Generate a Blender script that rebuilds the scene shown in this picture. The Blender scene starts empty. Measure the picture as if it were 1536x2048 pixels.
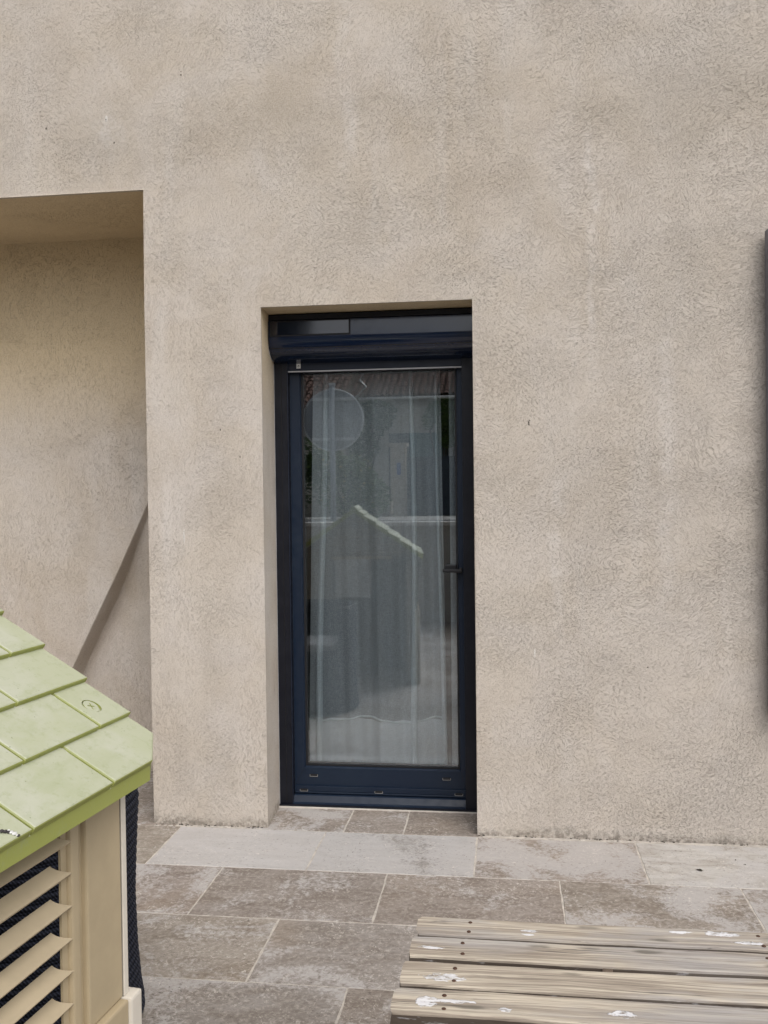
import bpy, bmesh, math, random
from mathutils import Vector, Matrix
from mathutils.geometry import tessellate_polygon
random.seed(7)
S = bpy.context.scene
COL = S.collection
R = math.radians

# ------------------------------------------------------------------ camera
cam_d = bpy.data.cameras.new("camera"); cam = bpy.data.objects.new("camera", cam_d); COL.objects.link(cam)
YAW, PITCH, ROLL = 0.13013, 0.02007, -0.01168
_cy, _sy = math.cos(YAW), math.sin(YAW); _cp, _sp = math.cos(PITCH), math.sin(PITCH); _cr, _sr = math.cos(ROLL), math.sin(ROLL)
_f = Vector((-_sy, _cy, 0)); _r = Vector((_cy, _sy, 0)); _u = Vector((0, 0, 1))
_f2 = _f*_cp - _u*_sp; _u2 = _u*_cp + _f*_sp
_r3 = _r*_cr + _u2*_sr; _u3 = -_r*_sr + _u2*_cr
cam.matrix_world = Matrix(((_r3.x, _u3.x, -_f2.x, 0.0), (_r3.y, _u3.y, -_f2.y, -3.6597), (_r3.z, _u3.z, -_f2.z, 1.3465), (0, 0, 0, 1)))
cam_d.lens = 1869.18/2048*36; cam_d.sensor_width = 36; cam_d.clip_start = 0.05; cam_d.clip_end = 800
S.camera = cam

# ------------------------------------------------------------------ sky, sun, exposure
SUN_EL, SUN_AZ = R(50), R(152)          # azimuth clockwise from +y
W = bpy.data.worlds.new("World"); S.world = W; W.use_nodes = True
wn, wl = W.node_tree.nodes, W.node_tree.links
for n in list(wn): wn.remove(n)
wo = wn.new("ShaderNodeOutputWorld"); wb = wn.new("ShaderNodeBackground"); sky = wn.new("ShaderNodeTexSky")
sky.sky_type = 'NISHITA'; sky.sun_disc = False; sky.sun_elevation = SUN_EL; sky.sun_rotation = SUN_AZ
sky.air_density = 1.0; sky.dust_density = 4.0; sky.ozone_density = 1.0
hs = wn.new("ShaderNodeHueSaturation"); hs.inputs["Saturation"].default_value = 0.38   # cloud cover greys the sky
wl.new(sky.outputs[0], hs.inputs["Color"]); wl.new(hs.outputs[0], wb.inputs[0]); wl.new(wb.outputs[0], wo.inputs[0])
wb.inputs[1].default_value = 0.15
sd = bpy.data.lights.new("sun", 'SUN'); sun = bpy.data.objects.new("sun", sd); COL.objects.link(sun)
sd.energy = 0.85; sd.angle = R(50); sd.color = (1, 0.965, 0.92)
_d = Vector((math.sin(SUN_AZ)*math.cos(SUN_EL), math.cos(SUN_AZ)*math.cos(SUN_EL), math.sin(SUN_EL)))
sun.rotation_euler = _d.to_track_quat('Z', 'Y').to_euler()
vs = S.view_settings; vs.view_transform = 'Standard'; vs.look = 'None'; vs.gamma = 1; vs.use_curve_mapping = False
vs.exposure = 0.37
S.cycles.max_bounces = 8; S.cycles.transparent_max_bounces = 16

# ------------------------------------------------------------------ object helpers
def tag(o, label=None, cat=None, group=None, kind=None):
    if label: o["label"] = label
    if cat: o["category"] = cat
    if group: o["group"] = group
    if kind: o["kind"] = kind
    return o
def empty(name, loc=(0, 0, 0), rz=0.0):
    o = bpy.data.objects.new(name, None); COL.objects.link(o); o.location = loc; o.rotation_euler = (0, 0, rz)
    o.empty_display_size = 0.1; return o
def link(name, me, mat=None, parent=None):
    if mat is not None and not me.materials: me.materials.append(mat)
    o = bpy.data.objects.new(name, me); COL.objects.link(o)
    if parent is not None: o.parent = parent
    return o
def frombm(name, bm, mat=None, parent=None, smooth=False):
    me = bpy.data.meshes.new(name); bmesh.ops.recalc_face_normals(bm, faces=bm.faces) if not smooth == 'keep' else None
    bm.to_mesh(me); bm.free()
    if smooth:
        for p in me.polygons: p.use_smooth = True
    return link(name, me, mat, parent)
def bbox(bm, x0, x1, y0, y1, z0, z1, bev=0.0):
    vs_ = [bm.verts.new((x, y, z)) for x in (x0, x1) for y in (y0, y1) for z in (z0, z1)]
    fs = [bm.faces.new([vs_[i] for i in q]) for q in ((0, 1, 3, 2), (4, 6, 7, 5), (0, 4, 5, 1), (2, 3, 7, 6), (0, 2, 6, 4), (1, 5, 7, 3))]
    if bev:
        es = list({e for f in fs for e in f.edges})
        bmesh.ops.bevel(bm, geom=es, offset=bev, segments=2, profile=0.6, affect='EDGES')
def box(name, x0, x1, y0, y1, z0, z1, mat, parent=None, bev=0.0):
    bm = bmesh.new(); bbox(bm, x0, x1, y0, y1, z0, z1, bev); return frombm(name, bm, mat, parent)
def prism(bm, prof, x0, x1, axis='x'):
    """closed profile of (a,b) pairs swept along an axis"""
    def P(t, a, b): return (t, a, b) if axis == 'x' else ((a, t, b) if axis == 'y' else (a, b, t))
    A = [bm.verts.new(P(x0, a, b)) for a, b in prof]; B = [bm.verts.new(P(x1, a, b)) for a, b in prof]
    bm.faces.new(A); bm.faces.new(B[::-1]); n = len(prof)
    for i in range(n): bm.faces.new((A[i], A[(i+1) % n], B[(i+1) % n], B[i]))
def tube(bm, pts, r, n=10, closed=False):
    pts = [Vector(p) for p in pts]; rings = []
    m = len(pts)
    for i, p in enumerate(pts):
        a = pts[(i-1) % m] if (closed or i > 0) else p; b = pts[(i+1) % m] if (closed or i < m-1) else p
        t = (b-a).normalized(); up = Vector((0, 0, 1)) if abs(t.z) < 0.9 else Vector((1, 0, 0))
        u = t.cross(up).normalized(); v = u.cross(t)
        rings.append([bm.verts.new(p + (u*math.cos(2*math.pi*k/n) + v*math.sin(2*math.pi*k/n))*r) for k in range(n)])
    for i in range(m if closed else m-1):
        A, B = rings[i], rings[(i+1) % m]
        for k in range(n): bm.faces.new((A[k], A[(k+1) % n], B[(k+1) % n], B[k]))
    if not closed:
        bm.faces.new(rings[0][::-1]); bm.faces.new(rings[-1])
def disc(bm, c, r, h, axis='z', n=20):
    mt = {'z': Matrix.Identity(4), 'y': Matrix.Rotation(R(90), 4, 'X'), 'x': Matrix.Rotation(R(90), 4, 'Y')}[axis]
    bmesh.ops.create_cone(bm, cap_ends=True, segments=n, radius1=r, radius2=r, depth=h, matrix=Matrix.Translation(c) @ mt)

# ------------------------------------------------------------------ material helpers
class Mt:
    def __init__(s, name, rough=0.6, spec=0.5):
        s.m = bpy.data.materials.new(name); s.m.use_nodes = True; s.t = s.m.node_tree
        s.n = s.t.nodes; s.l = s.t.links; s.b = s.n["Principled BSDF"]; s.out = s.n["Material Output"]
        s.b.inputs["Roughness"].default_value = rough; s.b.inputs["Specular IOR Level"].default_value = spec
        s.tc = s.n.new("ShaderNodeTexCoord")
    def set(s, sock, v):
        if hasattr(v, "is_output"): s.l.new(v, sock)
        else:
            if isinstance(v, tuple) and len(v) == 3 and sock.type == 'RGBA': v = (*v, 1)
            sock.default_value = v
    def obj(s): return s.tc.outputs["Object"]
    def map(s, v, scale=(1, 1, 1), loc=(0, 0, 0), rot=(0, 0, 0)):
        q = s.n.new("ShaderNodeMapping"); s.l.new(v, q.inputs[0]); s.set(q.inputs["Scale"], scale); s.set(q.inputs["Location"], loc); s.set(q.inputs["Rotation"], rot); return q.outputs[0]
    def noise(s, v, scale, detail=4, rough=0.55, dist=0.0, col=False):
        q = s.n.new("ShaderNodeTexNoise"); s.l.new(v, q.inputs["Vector"]); q.inputs["Scale"].default_value = scale
        q.inputs["Detail"].default_value = detail; q.inputs["Roughness"].default_value = rough; q.inputs["Distortion"].default_value = dist
        return q.outputs["Color" if col else "Fac"]
    def vor(s, v, scale, feat='F1'):
        q = s.n.new("ShaderNodeTexVoronoi"); q.feature = feat; s.l.new(v, q.inputs["Vector"]); q.inputs["Scale"].default_value = scale; return q.outputs["Distance"]
    def ramp(s, f, a, b, lo=0.0, hi=1.0, smooth=True):
        q = s.n.new("ShaderNodeMapRange"); q.interpolation_type = 'SMOOTHSTEP' if smooth else 'LINEAR'
        s.set(q.inputs[0], f); s.set(q.inputs[1], a); s.set(q.inputs[2], b); s.set(q.inputs[3], lo); s.set(q.inputs[4], hi); return q.outputs[0]
    def mix(s, f, a, b, mode='MIX'):
        q = s.n.new("ShaderNodeMix"); q.data_type = 'RGBA'; q.blend_type = mode
        s.set(q.inputs[0], f); s.set(q.inputs[6], a); s.set(q.inputs[7], b); return q.outputs[2]
    def math(s, op, a, b=0.0, c=None, clamp=False):
        q = s.n.new("ShaderNodeMath"); q.operation = op; q.use_clamp = clamp; s.set(q.inputs[0], a); s.set(q.inputs[1], b)
        if c is not None: s.set(q.inputs[2], c)
        return q.outputs[0]
    def vm(s, op, a, b=(0, 0, 0), sc=None):
        q = s.n.new("ShaderNodeVectorMath"); q.operation = op; s.set(q.inputs[0], a); s.set(q.inputs[1], b)
        if sc is not None: s.set(q.inputs[3], sc)
        return q.outputs["Value" if op in ('LENGTH', 'DISTANCE', 'DOT_PRODUCT') else "Vector"]
    def sep(s, v):
        q = s.n.new("ShaderNodeSeparateXYZ"); s.l.new(v, q.inputs[0]); return q.outputs
    def spots(s, v, lst, wob=0.5, wscale=25):
        """lst of (cx,cy,cz, rx,ry,rz): ragged elliptical marks; returns 0..1 mask"""
        wn_ = s.vm('SCALE', s.vm('SUBTRACT', s.noise(v, wscale, 3, col=True), (0.5, 0.5, 0.5)), sc=wob*2)
        tot = None
        for cx, cy, cz, rx, ry, rz in lst:
            d = s.vm('MULTIPLY', s.vm('SUBTRACT', v, (cx, cy, cz)), (1/rx, 1/ry, 1/rz))
            ln = s.vm('LENGTH', s.vm('ADD', d, wn_))
            mk = s.ramp(ln, 1.1, 0.85)
            tot = mk if tot is None else s.math('MAXIMUM', tot, mk)
        return tot
    def base(s, v): s.set(s.b.inputs["Base Color"], v); return s
    def rough(s, v): s.set(s.b.inputs["Roughness"], v); return s
    def bump(s, h, dist=0.002, strength=1.0):
        q = s.n.new("ShaderNodeBump"); s.set(q.inputs["Height"], h); q.inputs["Distance"].default_value = dist; q.inputs["Strength"].default_value = strength
        s.l.new(q.outputs[0], s.b.inputs["Normal"]); return s

def mat_render():
    """troweled mineral render: swirling short strokes, mottled warm greige"""
    k = Mt("render_plaster", 0.92, 0.15); P = k.obj()
    xyz = k.sep(P)
    w1 = k.vm('SCALE', k.vm('SUBTRACT', k.noise(P, 1.7, 2, 0.5, col=True), (0.5, 0.5, 0.5)), sc=0.55)
    w2 = k.vm('SCALE', k.vm('SUBTRACT', k.noise(P, 16.0, 2, 0.5, col=True), (0.5, 0.5, 0.5)), sc=0.055)
    Q = k.vm('ADD', k.vm('ADD', P, w1), w2)
    horiz = k.noise(k.map(Q, (130, 130, 300)), 1.0, 5, 0.72)
    diag = k.noise(k.map(Q, (135, 135, 290), rot=(0, R(35), 0)), 1.0, 3, 0.6)
    vert = k.noise(k.map(k.vm('ADD', P, w2), (190, 190, 32)), 1.0, 3, 0.6)
    sel = k.ramp(k.noise(P, 1.9, 1), 0.42, 0.58)
    st = k.math('ADD', k.math('MULTIPLY', horiz, sel), k.math('MULTIPLY', diag, k.math('SUBTRACT', 1.0, sel)))
    # vertical trowel marks beside the edges of the openings
    e1 = k.math('MULTIPLY', k.ramp(xyz[0], -1.18, -1.33), k.ramp(xyz[2], 2.65, 2.5))
    e2 = k.math('MULTIPLY', k.ramp(k.math('ABSOLUTE', k.math('ADD', xyz[0], 1.03)), 0.09, 0.03), k.ramp(xyz[2], 2.15, 2.0))
    ev = k.math('MULTIPLY', k.math('MAXIMUM', e1, e2), k.ramp(k.noise(P, 5, 2), 0.35, 0.6))
    st = k.math('ADD', k.math('MULTIPLY', st, k.math('SUBTRACT', 1.0, ev)), k.math('MULTIPLY', vert, ev))
    lines = k.ramp(st, 0.495, 0.40)                                  # thin grooves
    amt = k.ramp(k.noise(P, 2.6, 3, 0.6), 0.25, 0.72, 0.45, 1.0)
    brk = k.ramp(k.noise(P, 95, 3, 0.7), 0.40, 0.60, 0.25, 1.0)                      # strokes break into grains
    side_ = k.ramp(k.math('ADD', xyz[0], k.math('MULTIPLY', k.noise(P, 1.3, 2), 1.2)), -0.9, 1.6, 0.6, 0.85)
    lines = k.math('MULTIPLY', k.math('MULTIPLY', lines, amt), k.math('MULTIPLY', brk, side_))
    grain = k.noise(P, 190, 4, 0.75)
    big = k.ramp(k.noise(k.map(P, (1, 1, 0.8), loc=(3.1, 0, 1.7)), 1.15, 5, 0.62, 0.4), 0.3, 0.7)
    mid = k.ramp(k.noise(k.map(P, (1, 1, 1), loc=(1.2, 4, 0.3)), 3.3, 5, 0.62, 0.6), 0.32, 0.72)
    c = k.mix(big, (0.500, 0.432, 0.352), (0.575, 0.515, 0.440))
    c = k.mix(k.math('MULTIPLY', mid, 0.75), c, (0.600, 0.550, 0.500))
    pk = k.ramp(k.noise(k.map(P, (1, 1, 1), loc=(7.2, 1, 5.3)), 2.1, 4, 0.6, 0.3), 0.52, 0.75)
    c = k.mix(k.math('MULTIPLY', pk, 0.35), c, (0.480, 0.400, 0.325))
    # right half of the facade is greyer
    c = k.mix(k.ramp(k.math('ADD', xyz[0], k.noise(P, 2, 2)), 0.0, 1.8, 0.0, 0.5), c, (0.505, 0.462, 0.418))
    stk = k.noise(k.map(P, (5.5, 5, 0.75), loc=(2, 0, 0.4)), 1.0, 3, 0.55, 0.3)          # pale run-off streaks
    c = k.mix(k.math('MULTIPLY', k.ramp(stk, 0.56, 0.72), k.ramp(k.noise(P, 1.3, 3), 0.38, 0.6, 0.05, 0.5)), c, (0.640, 0.600, 0.555))
    c = k.mix(k.math('MULTIPLY', k.ramp(stk, 0.42, 0.28), k.ramp(k.noise(k.map(P, (1, 1, 1), loc=(9, 2, 4)), 1.1, 3), 0.42, 0.62, 0.0, 0.4)), c, (0.440, 0.385, 0.320))
    zz_ = k.math('ADD', xyz[2], k.math('MULTIPLY', k.noise(k.map(P, (1.4, 1, 1)), 1.0, 4), 0.5))
    band = k.ramp(k.math('ABSOLUTE', k.math('SUBTRACT', zz_, 3.06)), 0.20, 0.02)
    c = k.mix(k.math('MULTIPLY', band, k.ramp(k.noise(P, 2.3, 3), 0.35, 0.6, 0.1, 0.55)), c, (0.430, 0.375, 0.305))
    for xs_, z0_, z1_, w_ in ((0.33, 2.75, 1.75, 0.035), (0.62, 2.0, 0.9, 0.06), (0.20, 1.45, 0.8, 0.04), (-0.62, 3.3, 2.6, 0.05)):
        xw = k.math('ADD', xyz[0], k.math('MULTIPLY', k.noise(k.map(P, (2, 1, 3)), 1.0, 3), 0.22))
        ms = k.math('MULTIPLY', k.ramp(k.math('ABSOLUTE', k.math('SUBTRACT', xw, xs_+0.11)), w_, 0.0), k.math('MULTIPLY', k.ramp(xyz[2], z0_+0.1, z0_-0.1), k.ramp(xyz[2], z1_-0.15, z1_+0.15)))
        c = k.mix(k.math('MULTIPLY', ms, k.ramp(k.noise(P, 11, 4, 0.7), 0.35, 0.65, 0.1, 0.6)), c, (0.655, 0.615, 0.575))
    shelter_lift = k.math('MULTIPLY', k.ramp(xyz[1], 0.004, 0.02), k.ramp(xyz[2], 1.5, 2.15))   # unweathered ochre under the lintels, made paler to lift the shaded soffits
    c = k.mix(shelter_lift, c, (0.72, 0.58, 0.37))
    c = k.mix(k.math('MULTIPLY', lines, 0.50), c, (0.24, 0.195, 0.15))  # dirt and shade of the grooves put into the colour
    c = k.mix(k.ramp(grain, 0.42, 0.62, 0.0, 0.30), c, (0.66, 0.585, 0.505))
    c = k.mix(k.ramp(grain, 0.50, 0.34, 0.0, 0.34), c, (0.30, 0.225, 0.175))
    # grime where the wall meets the paving
    g = k.math('MULTIPLY', k.ramp(k.math('ADD', xyz[2], k.math('MULTIPLY', k.noise(P, 7, 5, 0.75), -0.10)), -0.004, -0.048), k.ramp(k.noise(P, 45, 4, 0.7), 0.35, 0.62))
    c = k.mix(k.math('MULTIPLY', g, 0.65), c, (0.12, 0.105, 0.085))
    # white scuff on the upper left and tiny drips
    sc = k.spots(P, [(-1.60, 0, 2.885, 0.006, 1, 0.012), (-0.185+0.29, 0, 0.72, 0.003, 1, 0.02), (-1.30, 0, 1.18, 0.003, 1, 0.03)], 0.5, 40)
    c = k.mix(k.math('MULTIPLY', k.ramp(k.vm('LENGTH', k.vm('MULTIPLY', k.vm('SUBTRACT', P, (-1.59, 0, 2.82)), (9, 0, 6.5))), 1.0, 0.0), k.ramp(k.noise(P, 22, 4, 0.7), 0.4, 0.6, 0.15, 0.5)), c, (0.66, 0.63, 0.60))
    c = k.mix(k.math('MULTIPLY', sc, 0.6), c, (0.80, 0.78, 0.74))
    c = k.mix(1.0, c, (0.935, 0.94, 0.95), 'MULTIPLY')
    k.base(c)
    h = k.math('ADD', k.math('MULTIPLY', lines, -1.0), k.math('MULTIPLY', grain, 0.8))
    h = k.math('ADD', h, k.math('MULTIPLY', st, 0.7))
    h = k.math('ADD', h, k.math('MULTIPLY', k.noise(P, 5, 2), 2.0))
    k.bump(h, 0.0026, 1.0); return k.m
def mat_metal(name, c=(0.013, 0.019, 0.032), rough=0.38, c2=None):
    k = Mt(name, rough, 0.34); P = k.obj()
    n = k.noise(P, 9, 5, 0.6); c2 = c2 or tuple(v*1.45+0.004 for v in c)
    k.base(k.mix(k.ramp(n, 0.42, 0.75, 0, 0.6), c, c2)); k.rough(k.ramp(k.noise(P, 30, 4), 0.3, 0.8, rough-0.07, rough+0.16))
    k.bump(k.noise(P, 900, 2), 0.00015, 0.6); return k.m
def mat_plain(name, c, rough=0.6, var=0.12, scale=12, bump=0.0, spec=0.4):
    k = Mt(name, rough, spec); P = k.obj(); n = k.noise(P, scale, 5, 0.62)
    a = tuple(v*(1-var) for v in c); b = tuple(min(1, v*(1+var)) for v in c)
    k.base(k.mix(k.ramp(n, 0.3, 0.7), a, b))
    if bump: k.bump(k.noise(P, scale*8, 4, 0.6), bump)
    return k.m
def mat_travertine():
    k = Mt("travertine", 0.62, 0.35)
    oi = k.n.new("ShaderNodeObjectInfo"); rnd = k.vm('SCALE', k.vm('ADD', oi.outputs["Location"], (0, 0, 0)), sc=3.7)
    W_ = k.vm('ADD', k.obj(), rnd)
    haze = oi.outputs["Alpha"]
    veins = k.noise(k.map(W_, (2.2, 7, 2)), 2.2, 8, 0.68, 0.9)
    blot = k.noise(W_, 3.2, 7, 0.66, 0.6)
    fine = k.noise(W_, 62, 6, 0.75, 0.6)
    c = k.mix(k.ramp(veins, 0.36, 0.62), k.mix(1.0, oi.outputs["Color"], (0.70, 0.665, 0.63), 'MULTIPLY'), oi.outputs["Color"])
    c = k.mix(k.ramp(fine, 0.46, 0.66, 0, 0.65), c, (0.42, 0.38, 0.335))
    c = k.mix(k.ramp(fine, 0.46, 0.32, 0, 0.5), c, (0.145, 0.120, 0.098))
    c = k.mix(k.math('MULTIPLY', k.ramp(k.noise(W_, 1.6, 3), 0.5, 0.7), 0.30), c, (0.30, 0.225, 0.15))
    c = k.mix(k.math('MULTIPLY', k.ramp(k.noise(W_, 7.5, 4, 0.7), 0.55, 0.72), 0.35), c, (0.19, 0.155, 0.125))
    # pale cement haze in ragged sheets
    hz = k.ramp(k.math('ADD', k.math('ADD', blot, k.math('MULTIPLY', fine, 0.42)), haze), 1.15, 1.29)
    c = k.mix(k.math('MULTIPLY', hz, 0.70), c, (0.455, 0.435, 0.42))
    crust = k.math('MULTIPLY', k.ramp(k.noise(W_, 48, 5, 0.75, 1.8), 0.575, 0.62), k.ramp(k.noise(W_, 5, 3), 0.42, 0.58))
    c = k.mix(k.math('MULTIPLY', crust, 0.7), c, (0.62, 0.575, 0.52))
    pits = k.math('MULTIPLY', k.ramp(k.noise(k.map(W_, (1, 1.8, 1)), 75, 4, 0.7), 0.40, 0.33), k.ramp(k.noise(W_, 6, 3), 0.38, 0.54))
    c = k.mix(k.math('MULTIPLY', pits, 0.7), c, (0.10, 0.085, 0.07))
    k.base(c); k.rough(k.ramp(blot, 0.3, 0.7, 0.5, 0.75))
    k.bump(k.math('ADD', k.math('ADD', k.math('MULTIPLY', pits, -1.0), k.math('MULTIPLY', fine, 0.8)), k.math('MULTIPLY', veins, 0.8)), 0.0016, 0.9); return k.m
def mat_glass():
    k = Mt("window_glass"); k.n.remove(k.b)
    tr = k.n.new("ShaderNodeBsdfTransparent"); tr.inputs[0].default_value = (0.93, 0.955, 0.965, 1)
    gl = k.n.new("ShaderNodeBsdfGlossy"); gl.inputs["Roughness"].default_value = 0.0; gl.inputs["Color"].default_value = (0.93, 0.97, 1.0, 1)
    fr = k.n.new("ShaderNodeFresnel"); fr.inputs[0].default_value = 1.45
    f = k.math('ADD', k.math('MULTIPLY', fr.outputs[0], 1.5), 0.105, clamp=True)
    mx = k.n.new("ShaderNodeMixShader"); k.l.new(f, mx.inputs[0]); k.l.new(tr.outputs[0], mx.inputs[1]); k.l.new(gl.outputs[0], mx.inputs[2])
    k.l.new(mx.outputs[0], k.out.inputs[0])
    return k.m
def mat_voile(name, trans, col=(0.90, 0.93, 0.95)):
    k = Mt(name); k.n.remove(k.b); P = k.obj()
    wx = k.noise(k.map(P, (60, 60, 700)), 1.0, 3, 0.7); wz = k.noise(k.map(P, (700, 700, 50)), 1.0, 3, 0.7)
    wv = k.math('ADD', wx, wz)
    tr = k.n.new("ShaderNodeBsdfTransparent"); df = k.n.new("ShaderNodeBsdfDiffuse"); tl = k.n.new("ShaderNodeBsdfTranslucent")
    df.inputs[0].default_value = (*col, 1); tl.inputs[0].default_value = (*col, 1)
    lw = k.n.new("ShaderNodeLayerWeight"); lw.inputs[0].default_value = 0.35   # denser where the cloth is seen edge-on
    a = k.n.new("ShaderNodeMixShader"); a.inputs[0].default_value = 0.15; k.l.new(df.outputs[0], a.inputs[1]); k.l.new(tl.outputs[0], a.inputs[2])
    f = k.math('MULTIPLY', k.ramp(wv, 0.75, 1.25, trans-0.13, trans+0.13), k.ramp(lw.outputs["Facing"], 0.15, 0.9, 1.0, 0.15), clamp=True)
    b = k.n.new("ShaderNodeMixShader"); k.l.new(f, b.inputs[0]); k.l.new(a.outputs[0], b.inputs[1]); k.l.new(tr.outputs[0], b.inputs[2])
    k.l.new(b.outputs[0], k.out.inputs[0]); return k.m
def mat_roofplastic():
    k = Mt("green_plastic", 0.5, 0.4); g = k.n.new("ShaderNodeNewGeometry"); P = g.outputs["Position"]
    up = k.sep(g.outputs["Normal"])[2]
    n = k.noise(P, 8, 6, 0.65, 0.6); n2 = k.noise(k.map(P, (14, 5, 5)), 2, 5, 0.65)
    fade = k.ramp(up, 0.25, 0.7)                                   # sun bleaching on the faces that look up
    c = k.mix(fade, (0.285, 0.310, 0.080), (0.395, 0.415, 0.285))
    c = k.mix(k.math('MULTIPLY', fade, k.ramp(n, 0.38, 0.72, 0, 0.75)), c, (0.46, 0.465, 0.385))
    c = k.mix(k.math('MULTIPLY', fade, k.ramp(n2, 0.46, 0.70, 0, 0.8)), c, (0.36, 0.385, 0.25))
    c = k.mix(k.ramp(k.noise(P, 55, 5, 0.75), 0.52, 0.70, 0, 0.40), c, (0.27, 0.30, 0.16))
    sp = k.ramp(k.vor(P, 120), 0.16, 0.08)
    sp = k.math('MULTIPLY', sp, k.ramp(k.noise(P, 16, 2), 0.52, 0.66))
    c = k.mix(k.math('MULTIPLY', sp, 0.75), c, (0.10, 0.13, 0.07))
    k.base(c); k.rough(k.ramp(n, 0.3, 0.7, 0.42, 0.62)); k.bump(k.noise(P, 260, 3, 0.6), 0.0003, 0.7); return k.m
def mat_wood(paint):
    k = Mt("weathered_pine", 0.8, 0.25); g = k.n.new("ShaderNodeNewGeometry"); P = g.outputs["Position"]
    oi = k.n.new("ShaderNodeObjectInfo"); Q = k.vm('ADD', P, k.vm('SCALE', oi.outputs["Location"], sc=13.0))
    wob = k.vm('SCALE', k.vm('SUBTRACT', k.noise(k.map(Q, (1.5, 6, 6)), 1.0, 3, 0.5, col=True), (0.5, 0.5, 0.5)), sc=0.05)
    G = k.vm('ADD', Q, k.vm('MULTIPLY', wob, (0, 1, 0)))
    grain = k.noise(k.map(G, (2.6, 110, 20)), 1.0, 6, 0.68); gf = k.noise(k.map(G, (6, 330, 60)), 1.0, 4, 0.65)
    cl = k.noise(k.map(Q, (2.5, 9, 6)), 1.0, 4, 0.6, 0.4)
    c = k.mix(k.ramp(grain, 0.36, 0.66), (0.27, 0.225, 0.18), (0.57, 0.505, 0.405))
    c = k.mix(k.ramp(cl, 0.44, 0.68, 0, 0.75), c, (0.36, 0.345, 0.335))
    c = k.mix(k.ramp(gf, 0.48, 0.34, 0, 0.6), c, (0.15, 0.125, 0.10))
    cr = k.math('MULTIPLY', k.ramp(k.noise(k.map(G, (5, 120, 20), loc=(4, 2, 1)), 1.0, 4, 0.7), 0.41, 0.34), k.ramp(k.noise(k.map(Q, (3, 12, 3)), 1.0, 2), 0.42, 0.56))
    c = k.mix(k.math('MULTIPLY', cr, 0.8), c, (0.06, 0.05, 0.045))
    kn = k.ramp(k.vor(k.vm('ADD', k.map(Q, (5.5, 22, 4)), k.vm('SCALE', k.noise(Q, 30, 2, col=True), sc=0.12)), 1.0), 0.22, 0.09)
    c = k.mix(k.math('MULTIPLY', kn, 0.7), c, (0.11, 0.10, 0.08))
    up = k.sep(g.outputs["True Normal"])[2]
    side = k.ramp(up, 0.6, 0.2)                                    # plank edges dark brown, much darker than the top
    c = k.mix(k.math('MULTIPLY', side, 0.9), c, k.mix(k.ramp(cl, 0.5, 0.6), (0.045, 0.033, 0.026), (0.10, 0.082, 0.068)))
    sidep = k.math('MULTIPLY', side, k.ramp(k.noise(k.map(P, (14, 30, 90)), 1.0, 4, 0.7), 0.60, 0.66))
    c = k.mix(k.math('MULTIPLY', sidep, 0.35), c, (0.55, 0.55, 0.57))
    pm = k.spots(P, paint, 0.95, 70)
    pm = k.math('MULTIPLY', pm, k.ramp(k.noise(k.map(P, (45, 190, 1)), 1.0, 4, 0.75), 0.40, 0.46))
    c = k.mix(k.math('MULTIPLY', pm, 0.85), c, (0.74, 0.74, 0.76))
    k.base(c); k.bump(k.math('ADD', k.math('ADD', grain, k.math('MULTIPLY', gf, 0.5)), k.math('MULTIPLY', pm, 1.0)), 0.0018, 0.8); return k.m
def mat_rope():
    k = Mt("navy_rope", 0.75, 0.25); P = k.obj()
    q = k.n.new("ShaderNodeTexWave"); q.wave_type = 'BANDS'; q.bands_direction = 'DIAGONAL'; q.inputs["Scale"].default_value = 55; q.inputs["Distortion"].default_value = 1.5
    k.l.new(P, q.inputs["Vector"])
    k.base(k.mix(q.outputs["Fac"], (0.006, 0.007, 0.012), (0.024, 0.027, 0.042))); k.bump(q.outputs["Fac"], 0.002, 1.0); return k.m
def mat_leaf(name, c1, c2):
    k = Mt(name, 0.55, 0.3); g = k.n.new("ShaderNodeNewGeometry")
    k.base(k.mix(g.outputs["Random Per Island"], c1, c2))
    k.set(k.b.inputs["Transmission Weight"], 0.0); return k.m

M = {}
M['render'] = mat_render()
M['metal'] = mat_metal("anthracite_aluminium", (0.006, 0.010, 0.022), 0.40)
M['metal_dark'] = mat_metal("anthracite_guide", (0.004, 0.005, 0.010), 0.42)
M['metal_sash'] = mat_metal("anthracite_sash", (0.0055, 0.0125, 0.028), 0.42, (0.009, 0.018, 0.034))
_k = Mt('shutter_box_paint', 0.22, 0.6); _k.base(_k.mix(_k.ramp(_k.noise(_k.obj(), 14, 4), 0.4, 0.75, 0, 0.5), (0.005, 0.012, 0.034), (0.008, 0.017, 0.040))); _k.rough(_k.ramp(_k.noise(_k.obj(), 10, 3), 0.35, 0.7, 0.10, 0.19)); M['boxmetal'] = _k.m
M['seal'] = mat_plain("black_gasket", (0.008, 0.008, 0.010), 0.6)
M['silver'] = mat_plain("brushed_edge", (0.42, 0.42, 0.44), 0.4)
M['glass'] = mat_glass()
_k = Mt("solar_cell", 0.06, 0.8); _k.base(_k.mix(_k.noise(_k.obj(), 30), (0.004, 0.005, 0.012), (0.008, 0.010, 0.022))); M['solar'] = _k.m
M['trav'] = mat_travertine()
M['grout'] = mat_plain("grout", (0.46, 0.42, 0.37), 0.9, 0.2, 30, 0.001)
M['caulk'] = mat_plain("silicone", (0.55, 0.51, 0.46), 0.7, 0.1, 20)
M['pleat'] = mat_voile('voile_pleat', 0.14, (0.92, 0.97, 0.98))
M['voile'] = mat_voile("voile", 0.42)
M['hem'] = mat_voile("voile_hem", 0.05)
M['seam'] = mat_plain("seam_thread", (0.75, 0.80, 0.80), 0.9, 0.05)
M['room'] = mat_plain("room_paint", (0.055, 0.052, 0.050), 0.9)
M['green'] = mat_roofplastic()
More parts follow.
